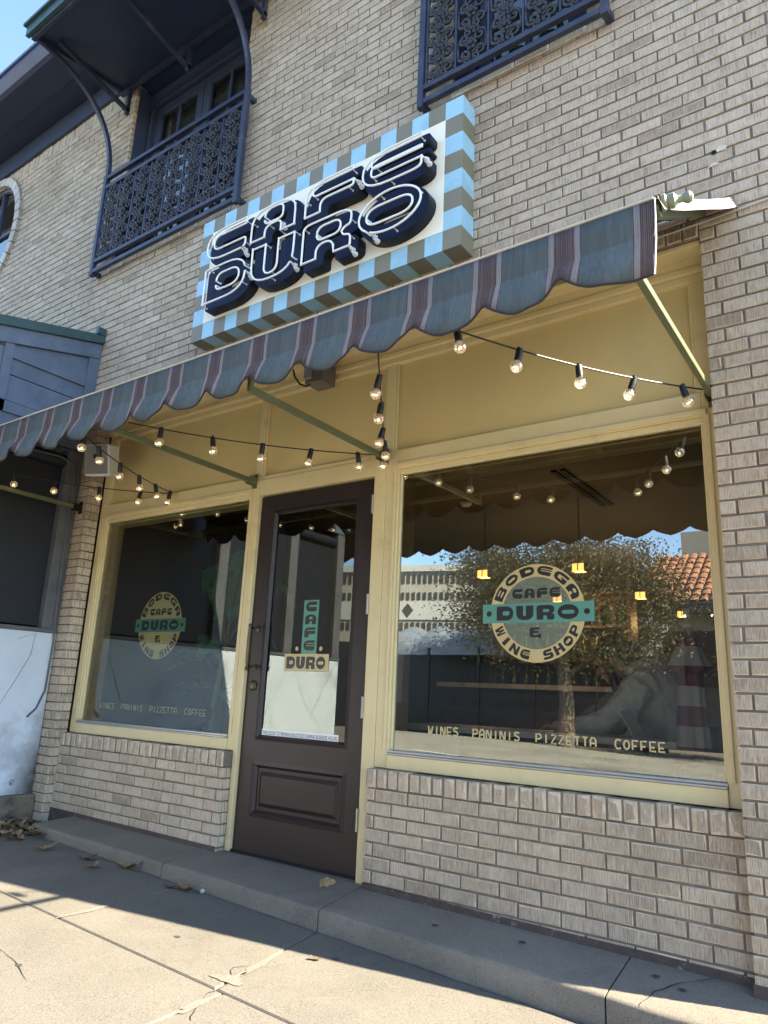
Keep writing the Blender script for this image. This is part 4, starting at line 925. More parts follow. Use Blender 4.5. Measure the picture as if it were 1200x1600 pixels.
# old fixing hole and mortar splashes in the bricks
fx = MB(); fx.lathe([(.012, 0), (.011, .001), (.004, .002)], (2.826, YW-.004, 3.352), (0,-1,0), 12); fx.build('fixing_hole', 'black_gap', B)
pm('lime_splash', (.58,.52,.43), .9, .2, 60, .5, 90)
fx = MB()
for cx_, cz_, rx_, rz_ in ((2.855, 3.36, .035, .022), (2.82, 3.29, .03, .012)):
    vs = []
    for k in range(18):
        t = 2*math.pi*k/18; w = .75+.1*math.sin(3*t+cx_*50)+random.uniform(-.16, .16); vs.append((cx_+rx_*w*math.cos(t), YW-.004, cz_+rz_*w*math.sin(t)))
    fx.add(vs, [tuple(range(17, -1, -1))])
each(fx, 'mortar_splash', 'lime_splash', B)
# ---------------------------------------------------------------- lettering
BW = YG = .034
def decal(name, parent, layers):
    mb = MB(); mats = []
    for mat, cs, y in layers:
        if mat not in mats: mats.append(mat)
        mb.m = mats.index(mat); mb.prism(cs, (0, y, 0), (1,0,0), (0,0,1), (0,-1,0), 0)
    return mb.build(name, mats, parent)
def sect(cx, cz, rx, rz, r0, r1, a0, a1, n=30):
    o = [(cx+rx*r1*math.cos(a0+(a1-a0)*k/n), cz+rz*r1*math.sin(a0+(a1-a0)*k/n)) for k in range(n+1)]
    return o+[(cx+rx*r0*math.cos(a1+(a0-a1)*k/n), cz+rz*r0*math.sin(a1+(a0-a1)*k/n)) for k in range(n+1)]
def emblem(parent, cx, cz, Rr, sx_, op, y=.0345):
    lay = []; rx, rz = Rr*sx_, Rr; r0 = .735
    lay.append((op, [ell(cx, cz, rx*.735, rz*.735, 50)], y+.0012))
    ba = math.asin(.2)
    lay.append(('decal_gold', [sect(cx, cz, rx, rz, r0, 1, ba, math.pi-ba)], y+.0008)); lay.append(('decal_gold', [sect(cx, cz, rx, rz, r0, 1, -ba, -math.pi+ba)], y+.0008))
    def arc(word, a0, a1, up):
        n = len(word)
        for i, c in enumerate(word):
            if c == ' ': continue
            wa = (a1-a0)/n; c0 = a0+wa*(i+.09); w = wa*.82; out = []
            for cc in glyph(c):
                den = []
                for k in range(len(cc)):
                    p, q2 = cc[k-1], cc[k]; m_ = max(1, int(math.dist(p, q2)/.12))
                    den += [(p[0]+(q2[0]-p[0])*j/m_, p[1]+(q2[1]-p[1])*j/m_) for j in range(1, m_+1)]
                pl = []
                for u, v in den:
                    a = c0+w*u; r = (.775+.19*v) if up else (.96-.19*v)
                    pl.append((cx+rx*r*math.cos(a), cz+rz*r*math.sin(a)))
                out.append(pl)
            lay.append(('decal_black', out, y+.0004))
    arc('BODEGA', math.pi-.27, .27, True); arc('WINE SHOP', math.pi+.30, 2*math.pi-.30, False)
    bh = .2*Rr
    lay.append(('decal_green', [[(cx-rx*1.175, cz-bh), (cx+rx*1.175, cz-bh), (cx+rx*1.175, cz+bh), (cx-rx*1.175, cz+bh)]], y+.0006))
    for i, c in enumerate('DURO'):
        w = rx*.37; lay.append(('decal_black', place(c, cx-rx*.86+i*rx*.435, cz-bh*.74, w*(1.15 if c == 'O' else 1), bh*1.48), y+.0001))
    for s in (-1, 1): lay.append(('decal_black', [ell(cx+s*rx*1.03, cz, rx*.06, rz*.06, 16)], y+.0001))
    for i, c in enumerate('CAFE'): lay.append(('decal_black', place(c, cx-rx*.51+i*rx*.265, cz+rz*.30, rx*.215, rz*.2), y+.0001))
    lay.append(('decal_black', place('&', cx-rx*.14, cz-rz*.5, rx*.24, rz*.2), y+.0001))
    return decal('window_emblem', parent, lay)
emblem(WR, 1.885, 1.332, .232, 1.03, 'decal_pale', .0275); emblem(WL, -.915, 1.325, .232, 1.0, 'decal_cream')
# slim lettering: single strokes
ST = {'W': [[(0,1),(.12,.05),(.3,0),(.45,.7),(.6,0),(.8,.05),(1,1)]], 'I': [[(.5,0),(.5,1)]], 'N': [[(0,0),(0,1),(.15,1),(.85,0),(1,0),(1,1)]], 'E': [[(1,1),(0,1),(0,0),(1,0)],[(0,.4),(.8,.4)]],
 'S': [[(1,.95),(.3,1),(0,.85),(.1,.65),(.9,.4),(1,.18),(.7,0),(0,.05)]], 'P': [[(0,0),(0,1),(.7,1),(1,.8),(1,.6),(.7,.42),(0,.42)]], 'A': [[(0,0),(0,.7),(.25,1),(.75,1),(1,.7),(1,0)],[(0,.38),(1,.38)]], 'Z': [[(0,1),(1,1),(0,0),(1,0)]], 'T': [[(0,1),(1,1)],[(.5,1),(.5,0)]],
 'C': [[(1,.9),(.75,1),(.25,1),(0,.7),(0,.3),(.25,0),(.75,0),(1,.1)]], 'O': [[(.5,1),(.85,.85),(1,.5),(.85,.15),(.5,0),(.15,.15),(0,.5),(.15,.85),(.5,1)]], 'F': [[(1,1),(0,1),(0,0)],[(0,.42),(.75,.42)]]}
def slim(parent, words, x0, x1, z, h, y, mat, r):
    tot = sum(len(w) for w in words)+2.0*(len(words)-1); cwid = (x1-x0)/tot; x = x0
    for w in words:
        mb = MB()
        for c in w:
            wd = cwid*.66 if c != 'I' else cwid*.06; ix = cwid*.3 if c == 'I' else 0
            for stroke in ST[c]: mb.tube([(x+ix+cwid*.17+p[0]*wd, y, z+p[1]*h) for p in stroke], r, 5)
            x += cwid
        x += cwid*2.0
        for i in range(len(mb.v)): v = mb.v[i]; mb.v[i] = (v[0], y+(v[1]-y)*.12, v[2])
        mb.build('window_lettering', mat, parent)
WORDS = ['WINES', 'PANINIS', 'PIZZETTA', 'COFFEE']
slim(WR, WORDS, 1.30, 2.448, .748, .036, .0275, 'decal_cream', .0040); slim(WL, WORDS, -1.49, -.345, .746, .036, .0345, 'decal_cream', .0040)
def strip(parent, x0, x1, z0, z1, mat, y=.0362, name='lettering_strip'):
    mb = MB(); mb.quad((x0, y, z0), (x1, y, z0), (x1, y, z1), (x0, y, z1)); return mb.build(name, mat, parent)
strip(WL, -1.53, -.30, .728, .800, 'decal_smoke')
yd = .0375; lay = [('decal_green', [[(.412, 1.135), (.528, 1.135), (.528, 1.447), (.412, 1.447)]], yd+.001), ('decal_cream', [[(.284, 1.035), (.625, 1.035), (.625, 1.135), (.284, 1.135)]], yd+.0007)]
for i, c in enumerate('CAFE'): lay.append(('decal_black', place(c, .428, 1.38-.075*i, .084, .058), yd))
for i, c in enumerate('DURO'): lay.append(('decal_black', place(c, .302+i*.077, 1.05, .068, .07), yd))
for x in (.378, .562): lay.append(('decal_cream', [ell(x, 1.165, .012, .013, 16)], yd))
decal('door_emblem', door, lay)
strip(door, .148, .727, .664, .702, 'decal_white', yd+.001, 'door_notice')
def text_mesh(txt, x0, x1, z0, z1, y, mat, parent, name):
    cu = bpy.data.curves.new('t', 'FONT'); cu.body = txt; o = bpy.data.objects.new('t', cu); COL.objects.link(o)
    bpy.context.view_layer.update(); me = bpy.data.meshes.new_from_object(o.evaluated_get(bpy.context.evaluated_depsgraph_get()))
    vx = [v.co.x for v in me.vertices]; vy = [v.co.y for v in me.vertices]; a, b, c, d = min(vx), max(vx), min(vy), max(vy)
    mb = MB(); mb.add([(x0+(v.co.x-a)/(b-a)*(x1-x0), y, z0+(v.co.y-c)/(d-c)*(z1-z0)) for v in me.vertices], [tuple(p.vertices) for p in me.polygons])
    bpy.data.objects.remove(o); bpy.data.curves.remove(cu); bpy.data.meshes.remove(me)
    return mb.build(name, mat, parent)
text_mesh('THIS DOOR TO REMAIN UNLOCKED DURING BUSINESS HOURS', .156, .719, .670, .692, yd, 'decal_black', door, 'notice_text')
# ---------------------------------------------------------------- cafe interior
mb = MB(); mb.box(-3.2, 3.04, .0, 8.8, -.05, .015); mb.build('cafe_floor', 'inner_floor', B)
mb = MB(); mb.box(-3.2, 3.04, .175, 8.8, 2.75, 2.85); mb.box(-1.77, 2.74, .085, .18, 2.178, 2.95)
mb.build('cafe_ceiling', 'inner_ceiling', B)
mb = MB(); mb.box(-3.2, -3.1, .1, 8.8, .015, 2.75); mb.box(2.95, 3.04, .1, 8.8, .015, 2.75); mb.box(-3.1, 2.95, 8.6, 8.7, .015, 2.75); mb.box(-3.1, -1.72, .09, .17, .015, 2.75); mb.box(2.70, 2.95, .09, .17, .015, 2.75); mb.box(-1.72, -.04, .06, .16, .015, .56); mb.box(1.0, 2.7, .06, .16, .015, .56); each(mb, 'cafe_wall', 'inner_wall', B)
mb = MB(); mb.box(-3.09, -1.1, 3.2, 3.28, .015, 2.74); mb.build('cafe_partition', 'inner_ochre', B)
mb = MB(); mb.box(1.09, 1.135, 2.15, 3.35, 2.735, 2.7485); mb.box(1.165, 1.21, 2.15, 3.35, 2.735, 2.7485); mb.build('ceiling_vent', 'black_gap', B)
sdm = MB(); sdm.lathe([(.055, 0), (.055, -.02), (.035, -.038)], (0, 2.7, 2.749), (0,0,1), 16); sdm.build('smoke_detector', 'plaster', B, smooth=True)
for x, lab in ((1.0, 'right'), (.05, 'left')):
    for y, far in ((3.0, 'nearest'), (4.85, 'second'), (6.65, 'farthest')):
        t = thing('pendant_lamp', 'amber glowing box lamp hanging in the cafe, %s of the %s row' % (far, lab), 'lamp', (x, y, 2.1), 'amber lamps hanging inside the cafe')
        mb = MB(); mb.box(x-.055, x+.055, y-.05, y+.05, 2.06, 2.13); mb.build('lamp_shade', 'amber_shade', t, bevel=.01)
        pl = bpy.data.lights.new('lamp_glow', 'POINT'); pl.energy = 1.5; pl.color = (1, .62, .3); pl.shadow_soft_size = .06; po = bpy.data.objects.new('lamp_glow', pl); COL.objects.link(po); po.parent = t; po.location = (0, 0, -.12)
        mb = MB(); mb.tube([(x, y, 2.13), (x, y, 2.75)], .006, 6); mb.box(x-.06, x-.056, y-.055, y+.055, 2.055, 2.135); mb.box(x+.056, x+.06, y-.055, y+.055, 2.055, 2.135); mb.box(x-.004, x+.004, y-.056, y-.0505, 2.055, 2.135); mb.build('lamp_cord', 'rubber', t)
cl = thing('window_counter', 'grey marble ledge on slanted green legs inside the right window', 'counter', (1.7, .5, 0))
mb = MB(); mb.box(.93, 2.45, .34, .66, .745, .778); mb.build('counter_top', 'marble', cl, bevel=.004)
for x in (1.12, 1.70, 2.25): mb = MB(); mb.bar((x-.10, .5, .02), (x+.07, .5, .744), .10, .03, (0,1,0)); mb.build('counter_leg', 'teal_paint', cl)
mb = MB(); 
for k, (x, y) in enumerate(((2.28, .42),)):
    nb = thing('open_notebook', 'small white booklet standing open on the window ledge beside the person', 'booklet', (2.26, .45, .78)); pg = MB(); pg.quad((2.2, .42, .779), (2.22, .56, .779), (2.16, .53, .90), (2.14, .41, .90)); pg.quad((2.2, .42, .7795), (2.33, .40, .7795), (2.35, .54, .7795), (2.22, .56, .7795)); o = pg.build('booklet_page', 'paper', nb); s_ = o.modifiers.new('thick', 'SOLIDIFY'); s_.thickness = .004
bc = thing('bar_counter', 'dark bar counter with a pale stone top inside the cafe behind the left window', 'bar', (-.6, 3.6, 0))
mb = MB(); mb.box(-1.0, .9, 4.0, 4.6, .016, 1.04); mb.build('bar_front', 'dark_wood', bc); mb = MB(); mb.box(-1.04, .94, 3.95, 4.65, 1.041, 1.09); mb.build('bar_top', 'marble', bc)
sh = thing('bottle_shelf', 'dark wall shelf holding rows of bottles behind the bar inside the cafe', 'shelf', (-.2, 5.4, 0))
mb = MB()
for z in (1.0, 1.4, 1.8, 2.2): mb.box(-1.05, .7, 5.3, 5.55, z, z+.03)
mb.box(-1.09, -1.05, 5.3, 5.55, .016, 2.4); mb.box(.7, .74, 5.3, 5.55, .016, 2.4); mb.box(-1.05, .7, 5.56, 5.6, .016, 2.4); mb.build('shelf_frame', 'dark_wood', sh)
bt = MB(); bt.lathe([(.037, 0), (.037, .19), (.014, .24), (.014, .3)], n=10); proto = None
for z in (1.03, 1.43, 1.83):
    for k in range(11):
        if proto is None: proto = o = bt.build('wine_bottle', 'bottle', smooth=True)
        else: o = proto.copy(); COL.objects.link(o)
        o.location = (-.95+k*.155+random.uniform(-.02, .02), 5.42, z+.0005); tag(o, 'dark wine bottle standing in the rows on the shelf behind the bar', 'bottle', 'bottles on the bar shelf')
# closed striped parasol by the right jamb
pz = thing('closed_parasol', 'closed rose and white striped parasol standing inside the right edge of the window', 'parasol', (2.50, .27, 0))
mb = MB(); prof = [(.012, 1.36), (.045, 1.33), (.06, 1.2), (.10, 1.13)]; n = 64
def ruf(r0, r1, z0, z1, amp, m, wave=0):
    vs = []
    for i in range(n):
        a = 2*math.pi*i/n
        for k in range(m+1):
            t = k/m; r = (r0+(r1-r0)*t)*(1+amp*t*math.cos(8*a)); z = z0+(z1-z0)*t+(wave*abs(math.cos(4*a)) if k == m else 0); vs.append((2.50+r*math.cos(a), .27+.8*r*math.sin(a), z))
    mb.add(vs, [(i*(m+1)+k, ((i+1) % n)*(m+1)+k, ((i+1) % n)*(m+1)+k+1, i*(m+1)+k+1) for i in range(n) for k in range(m)])
ruf(.012, .05, 1.30, 1.20, .1, 4); ruf(.05, .10, 1.20, 1.06, .22, 5, .03); ruf(.05, .075, 1.1, .45, .34, 10, .02); mb.build('parasol_canopy', 'parasol_cloth', pz, smooth=True, ang=0)
mb = MB(); mb.tube([(2.5, .27, .03), (2.5, .27, 1.36)], .014, 10); mb.lathe([(.12, .016), (.12, .04), (.03, .06)], (2.5, .27, 0), (0,0,1), 18); mb.build('parasol_pole', 'finial_paint', pz, smooth=True)
# banana plant behind the left window
bp_ = thing('banana_plant', 'large banana plant in a grey pot inside the left window', 'plant', (-1.15, .85, 0))
mb = MB(); mb.lathe([(.15, .016), (.2, .38), (.205, .42), (.17, .42)], (-1.15, .85, 0), (0,0,1), 18); mb.build('plant_pot', 'pot', bp_, smooth=True)
mb = MB(); mb.tube([(-1.15, .85, .3), (-1.16, .84, .8), (-1.12, .85, 1.25)], [.05, .04, .03], 10); mb.build('plant_stem', 'leaf_rib', bp_, smooth=True)
def banana(a, z0, ln, rise, wid, twist=0):
    mb = MB(); rb = MB(); n = 26; vs = []; c = []
    for k in range(n+1):
        t = k/n; r = ln*(t*.95); z = z0+rise*math.sin(t*2.2)-.28*ln*t*t*t
        c.append(Vector((-1.14+r*math.cos(a), .85+r*math.sin(a)*.55, z)))
    for k in range(n+1):
        t = k/n; w = wid*max(.02, math.sin(math.pi*min(1, max(0, (t-.12)/.88)))**.6) if t > .12 else .008
        d = (c[min(n, k+1)]-c[max(0, k-1)]).normalized(); s = d.cross(Vector((0,0,1))).normalized(); u = s.cross(d)
        j = .12*math.sin(k*2.7+a*5)
        for q2 in (-1, -.5, 0, .5, 1): vs.append(c[k]+s*(w*q2*(1+j*abs(q2)))*math.cos(twist)+u*(-.28*w*q2*q2+w*q2*math.sin(twist)))
    fs = [(k*5+i, k*5+i+1, (k+1)*5+i+1, (k+1)*5+i) for k in range(n) for i in range(4) if not (k % 6 == 3 and i in (0, 3) and k > 5)]
    mb.add(vs, fs); l = mb.build('banana_leaf', 'leaf_green', bp_, smooth=True, ang=0)
    rb.tube([p+Vector((0,0,.003)) for p in c], [.012*(1-.8*k/n) for k in range(n+1)], 6); rb.build('leaf_rib', 'leaf_rib', l, smooth=True)
for a, z0, ln, ri, w in ((2.7, 1.2, .55, .8, .13), (.25, 1.2, .75, .62, .14), (1.6, 1.2, .5, .9, .15), (-2.4, 1.0, .6, .25, .13), (3.3, .9, .55, .1, .12), (-.5, .9, .75, .05, .13), (-1.5, 1.05, .5, .3, .13), (.9, 1.1, .6, .35, .14), (-2.9, .7, .55, -.1, .11)): banana(a, z0, ln, ri, w, .4*math.sin(a*3))
# ---------------------------------------------------------------- person at the window ledge
ch = thing('cafe_chair', 'dark chair the seated person uses inside the right window', 'chair', (2.25, .98, 0))
mb = MB(); mb.box(2.03, 2.45, .78, 1.18, .425, .455); mb.build('seat', 'dark_wood', ch, bevel=.01)
mb = MB(); n = 8; vs = [(2.44+.03*math.cos((k/n-.5)*2.4)+.05*(z-.62), .98+.2*math.sin((k/n-.5)*2.4), z) for k in range(n+1) for z in (.62, .84)]; mb.add(vs, [(2*k, 2*k+2, 2*k+3, 2*k+1) for k in range(n)]); o = mb.build('backrest', 'dark_wood', ch, smooth=True); s_ = o.modifiers.new('thick', 'SOLIDIFY'); s_.thickness = .018
for x, y in ((2.06, .81), (2.06, 1.15)): mb = MB(); mb.tube([(x, y, .43), (x-.02, y, .016)], [.017, .012], 8); mb.build('leg', 'dark_wood', ch, smooth=True)
for y in (.81, 1.15): mb = MB(); mb.tube([(2.47, y, .83), (2.43, y, .44), (2.47, y, .016)], [.012, .017, .012], 8); mb.build('leg', 'dark_wood', ch, smooth=True)
PR = thing('person', 'person with dark hair in a grey jacket leaning over the ledge in the right window', 'person', (2.2, .97, 0))
def flesh(mb, name, mat, parent, vox, it=6):
    o = mb.build(name, mat, parent, smooth=True, ang=0)
    r = o.modifiers.new('merge', 'REMESH'); r.mode = 'VOXEL'; r.voxel_size = vox; r.use_smooth_shade = True
    s = o.modifiers.new('smooth', 'SMOOTH'); s.factor = .5; s.iterations = it
    return o
HC = Vector((1.935, .95, 1.165)); HR_ = Matrix.Rotation(R(-30), 3, 'Y')       # head bends down; it looks along -x
hp = lambda x, y, z: HC+HR_ @ Vector((x, y, z))
mb = MB()
mb.tube([(2.27,.98,.50), (2.28,.98,.62), (2.25,.98,.78), (2.18,.97,.95), (2.10,.965,1.06)], [.14,.125,.125,.135,.08], 14); mb.tube([(2.11,.965,1.05), (2.02,.96,1.11), hp(.02,0,-.05)], [.06,.052,.052], 12)
for s in (-1, 1): mb.tube([(2.12,.965,1.05), (2.13,.965+s*.16,1.03)], [.07,.06], 10)
def limb(pts, rr): mb.tube(pts, rr, 12)
limb([(2.13,.80,1.03), (2.02,.71,.86), (1.96,.64,.81), (1.82,.60,.802)], [.052,.042,.038,.026])
limb([(2.13,1.13,1.03), (2.05,1.19,.82), (1.93,1.12,.70), (1.84,1.05,.64)], [.052,.042,.036,.026])
for s in (-1, 1): limb([(2.26,.98+s*.09,.50), (1.85,.98+s*.11,.52), (1.86,.98+s*.11,.50), (1.88,.98+s*.11,.12), (1.88,.98+s*.11,.06), (1.74,.98+s*.12,.045)], [.09,.062,.06,.042,.04,.035])
for (w, fwd, side, up) in (((1.81,.60,.802), Vector((-1,-.05,-.03)), Vector((0,1,0)), Vector((0,0,1))), ((1.83,1.04,.63), Vector((-.9,-.1,-.3)), Vector((0,1,0)), Vector((-.3,0,.95)))):
    w = Vector(w); fwd.normalize(); mb.tube([w, w+fwd*.05, w+fwd*.08], [.026,.033,.03], 10)
    for k, ln in enumerate((.062, .075, .07, .055)):
        b = w+fwd*.075+side*(k-1.5)*.017; mb.tube([b, b+fwd*ln*.5+up*.006, b+fwd*ln*.95-up*.014], [.0095,.009,.0075], 8)
    b = w+fwd*.025-side*.026; mb.tube([b, b+fwd*.03-side*.022, b+fwd*.06-side*.028-up*.006], [.011,.010,.008], 8)
mb.ball(hp(.01,0,.02), .092, 20, (1.04,.82,1.1)); mb.ball(hp(-.03,0,-.045), .062, 16, (.95,.82,1.0)); mb.ball(hp(-.068,0,-.088), .024, 12, (1,1.1,.9)); mb.ball(hp(-.045,0,-.075), .04, 12, (1,.95,.8))
mb.tube([hp(-.085,0,.02), hp(-.102,0,-.012), hp(-.108,0,-.028)], [.010,.013,.015], 10); mb.ball(hp(-.098,-.010,-.032), .009, 8); mb.ball(hp(-.098,.010,-.032), .009, 8)
mb.ball(hp(-.078,0,.035), .035, 12, (.6,1.3,.6)); mb.ball(hp(-.088,0,-.053), .013, 10, (.9,1.7,.55)); mb.ball(hp(-.085,0,-.064), .012, 10, (.9,1.5,.6))
for s in (-1, 1): mb.ball(hp(.012, s*.076, -.005), .028, 10, (.75,.35,1.1)); mb.ball(hp(-.055, s*.042, -.03), .03, 10)
flesh(mb, 'body', 'skin', PR, .006, 4)
mb = MB()
for s in (-1, 1): mb.ball(hp(-.0845, s*.032, .006), .0105, 10, (.7,1.3,.8)); mb.tube([hp(-.092, s*.016, .028), hp(-.094, s*.032, .033), hp(-.082, s*.052, .027)], [.003,.004,.002], 6)
mb.build('eyes', 'eye_dark', PR, smooth=True)
mb = MB(); mb.tube([hp(-.098,-.02,-.056), hp(-.1025,0,-.055), hp(-.098,.02,-.056)], [.003,.006,.003], 8); mb.build('lips', 'lip', PR, smooth=True)
mb = MB(); mb.ball(hp(.032,0,.045), .098, 18, (1.05,.95,1.02)); mb.ball(hp(.085,0,.0), .06, 12, (.9,1.1,1.3)); mb.tube([hp(.09,0,.02), hp(.13,0,.0), hp(.15,.0,-.06)], [.05,.05,.03], 10)
for s in (-1, 1): mb.tube([hp(-.05,s*.045,.085), hp(-.02,s*.085,.03), hp(-.01,s*.095,-.06), hp(-.035,s*.10,-.16), hp(-.02,s*.11,-.26)], [.02,.022,.026,.024,.008], 10)
flesh(mb, 'hair', 'hair', PR, .008, 3)
mb = MB()
mb.tube([(2.28,.98,.47), (2.29,.98,.62), (2.26,.98,.78), (2.18,.97,.95), (2.11,.965,1.06)], [.17,.16,.165,.17,.115], 16)
for s in (-1, 1): mb.tube([(2.12,.965,1.05), (2.135,.965+s*.17,1.02)], [.10,.085], 12)
limb([(2.13,.79,1.03), (2.03,.70,.87), (1.97,.64,.825), (1.85,.605,.812)], [.085,.074,.064,.046]); limb([(2.13,1.14,1.03), (2.06,1.19,.82), (1.95,1.13,.71), (1.87,1.07,.66)], [.085,.074,.06,.046])
mb.tube([(2.04,.87,1.09), (2.10,.86,1.12), (2.15,.965,1.13), (2.10,1.07,1.12), (2.04,1.06,1.09)], [.04,.055,.06,.055,.04], 10); mb.ball((2.18,.965,1.08), .085, 12, (1,1.5,.9))
j = flesh(mb, 'jacket', 'jacket', PR, .011, 5)
tx = bpy.data.textures.new('folds', 'CLOUDS'); tx.noise_scale = .065; dm = j.modifiers.new('folds', 'DISPLACE'); dm.texture = tx; dm.strength = .034; dm.mid_level = .5
mb = MB(); mb.tube([(2.05,.625,.92), (2.11,.735,.955), (2.16,.79,1.0)], [.03,.05,.05], 10); 
mb = MB()
for s in (-1, 1): limb([(2.27,.98+s*.09,.49), (1.85,.98+s*.11,.525), (1.86,.98+s*.11,.50), (1.885,.98+s*.11,.13)], [.105,.075,.073,.058])
flesh(mb, 'trousers', 'trousers', PR, .012, 4)
mb = MB()
for s in (-1, 1): mb.tube([(1.90,.98+s*.11,.07), (1.83,.98+s*.115,.06), (1.70,.98+s*.12,.05)], [.05,.048,.04], 12)
flesh(mb, 'shoes', 'chalk', PR, .009, 2)
# ---------------------------------------------------------------- fallen leaves and litter
def leaf_mesh(seed):
    rnd = random.Random(seed); mb = MB(); n = 22; out = []
    for k in range(n):
        t = 2*math.pi*k/n; lobe = .62+.38*abs(math.cos(2.5*t+.2))**.7; L_ = .05*(1.35 if abs(math.cos(t)) > .7 else .9)
        x, y = L_*lobe*math.cos(t)*1.2, L_*lobe*math.sin(t)*.8
        out.append((x, y, .006+.55*(y*y)/.05*rnd.uniform(.6, 1.3)+.25*x*x/.05+rnd.uniform(0, .006)))
    mb.add([(0, 0, .004)]+out, [(0, 1+k, 1+(k+1) % n) for k in range(n)]); mb.tube([(0, 0, .005), (-.05, .004, .006), (-.085, .012, .004)], [.0016,.0014,.001], 5)
    return mb
_lv = [leaf_mesh(s).build('fallen_leaf', m_, smooth=True, ang=0) for s, m_ in ((1, 'leaf_brown'), (2, 'leaf_brown'), (3, 'leaf_dark'), (4, 'leaf_brown'))]
_used = [False]*4
def leaf(x, y, label, k=0, s=1.0, rot=None, tilt=0, z=None, group='dead leaves on the pavement'):
    o = _lv[k] if not _used[k] else _lv[k].copy()
    if _used[k]: COL.objects.link(o)
    _used[k] = True
    o.location = (x, y, (gz(x, y) if z is None else z)+.0015); o.scale = (s, s, s)
    o.rotation_euler = (tilt, random.uniform(-.12, .12), random.random()*6.3 if rot is None else rot)
    return tag(o, label, 'leaf', group)
leaf(-1.0, -.52, 'brown star shaped leaf lying on the shaded pavement near the left edge of the photo', 0, .9)
leaf(-.50, -.54, 'tan pointed leaf alone on the shaded pavement left of the joint', 1, .75)
leaf(-.36, -.40, 'long curled brown leaf lying against the foot of the step', 3, 1.0)
leaf(-.66, -.46, 'flat dark brown leaf on the shaded pavement in front of the step', 2, .8)
leaf(.16, -.42, 'brown leaf against the step beside a small white stone', 0, .9)
leaf(.07, -.45, 'dark leaf scrap beside the leaf and stone at the step', 2, .55)
leaf(.86, -.175, 'tan leaf standing upright on the step in front of the door hinge side', 1, .62, 1.3, R(82), z=.03)
leaf(1.20, -.62, 'tiny dark leaf fragment on the pavement right of the slanting joint', 2, .35)
for k in range(34):
    x = random.uniform(-1.80, -1.28); y = random.uniform(-.60, -.36)*(1.0 if x < -1.45 else .95)
    if x < -1.48: y = random.uniform(-.55, -.22)
    leaf(x, min(y, -.375 if x > -1.48 else -.2), 'dry brown leaf in the drift at the foot of the white wall', random.randrange(4), random.uniform(.4, .85), tilt=random.uniform(-.5, .5), z=gz(x, y)+random.uniform(0, .03), group='leaf drift at the foot of the white wall')
pe = MB(); pe.ball((.235, -.385, gz(.23, -.39)+.012), .016, 10, (1, .8, .75)); tag(pe.build('small_stone', 'pebble', smooth=True), 'small pale stone lying at the foot of the step beside a leaf', 'stone')
gm = MB(); n0 = 0
for x, y, on in ((1.52, -.22, 1), (1.9, -.17, 1), (2.42, -.16, 1), (2.52, -.2, 1), (.62, -.85, 0), (1.25, -.55, 0), (.45, -1.45, 0)):
    z = (.002-.0085*(x-1)-.0 if on else gz(x, y))
    if on: zb = .034-.0075*(x+1.8); zf = .013-.0185*(x+1.4); z = zb+(zf-zb)*min(1, (-.05-y)/.3)
    gm.add([(x+.016*math.cos(t*.7)*(1+.2*math.sin(t*3)), y+.012*math.sin(t*.7), z+.0022) for t in range(9)], [tuple(range(9))])
struct(gm, 'pavement_stain', 'gum')
# ---------------------------------------------------------------- the far side of the street (seen mirrored in the glass)
def spin(mb):                                     # the block stands askew to the street
    a = R(-16); c, s = math.cos(a), math.sin(a)
    mb.v = [(-6.6+(x+6.6)*c-(y+22)*s, -27+(x+6.6)*s+(y+22)*c, -.4+z*1.22) for x, y, z in mb.v]
FB = thing('pale_block_building', 'pale block building with slotted bands across the street, mirrored in the shop window', 'building', (-16, -23, 0))
mb = MB(); mb.box(-34, -6.6, -36, -22, -1.2, 5.85); spin(mb); mb.build('block_wall', 'beige_block', FB)
mb = MB(); mb.box(-34, -6.59, -21.999, -21.94, 3.85, 4.55); mb.box(-34, -6.6, -21.999, -21.88, 5.7, 5.95); spin(mb); mb.build('pale_band', 'block_band', FB)
mb = MB()
for z0, z1 in ((5.25, 5.6), (4.62, 4.9), (3.45, 3.75)):
    for k in range(100): x = -33.5+k*.27; mb.box(x, x+.13, -21.9995, -21.96, z0, z1)
for x in (-12.3, -11.4, -16.5, -15.6): mb.add([(x-.28, -21.925, 4.2), (x, -21.925, 3.92), (x+.28, -21.925, 4.2), (x, -21.925, 4.48)], [(0,1,2,3)])
spin(mb); mb.build('wall_slots', 'slit_dark', FB)
mb = MB(); mb.box(-34, -6.6, -21.9995, -21.95, -.4, 3.0); spin(mb); mb.build('dark_shopfront', 'store_dark', FB)
mb = MB(); mb.box(-11.2, -6.8, -21.93, -21.8, 2.3, 3.35); spin(mb); mb.build('timber_cladding', 'timber_clad', FB)
TH = thing('tiled_roof_building', 'low building with a red clay tile roof across the street, mirrored in the shop window', 'building', (4, -24, 0))
mb = MB(); mb.box(-3.4, 14, -34, -21.3, -1, 3.9); mb.box(-7.2, -3.4, -34, -21.4, -1, 3.6); mb.build('stucco_wall', 'stucco', TH)
mb = MB()
for i in range(60):
    x = -3.9+i*.3
    for k in range(9):
        y0 = -20.7-k*.37; z0 = 4.12+k*.24; vs = []
        for q in range(7):
            a = math.pi*q/6; vs += [(x+.15-.135*math.cos(a), y0, z0+.085*math.sin(a)+.03), (x+.15-.12*math.cos(a), y0-.42, z0+.27+.07*math.sin(a))]
        mb.r = random.random(); mb.add(vs, [(2*q, 2*q+2, 2*q+3, 2*q+1) for q in range(6)])
mb.build('clay_tiles', 'roof_tile', TH)
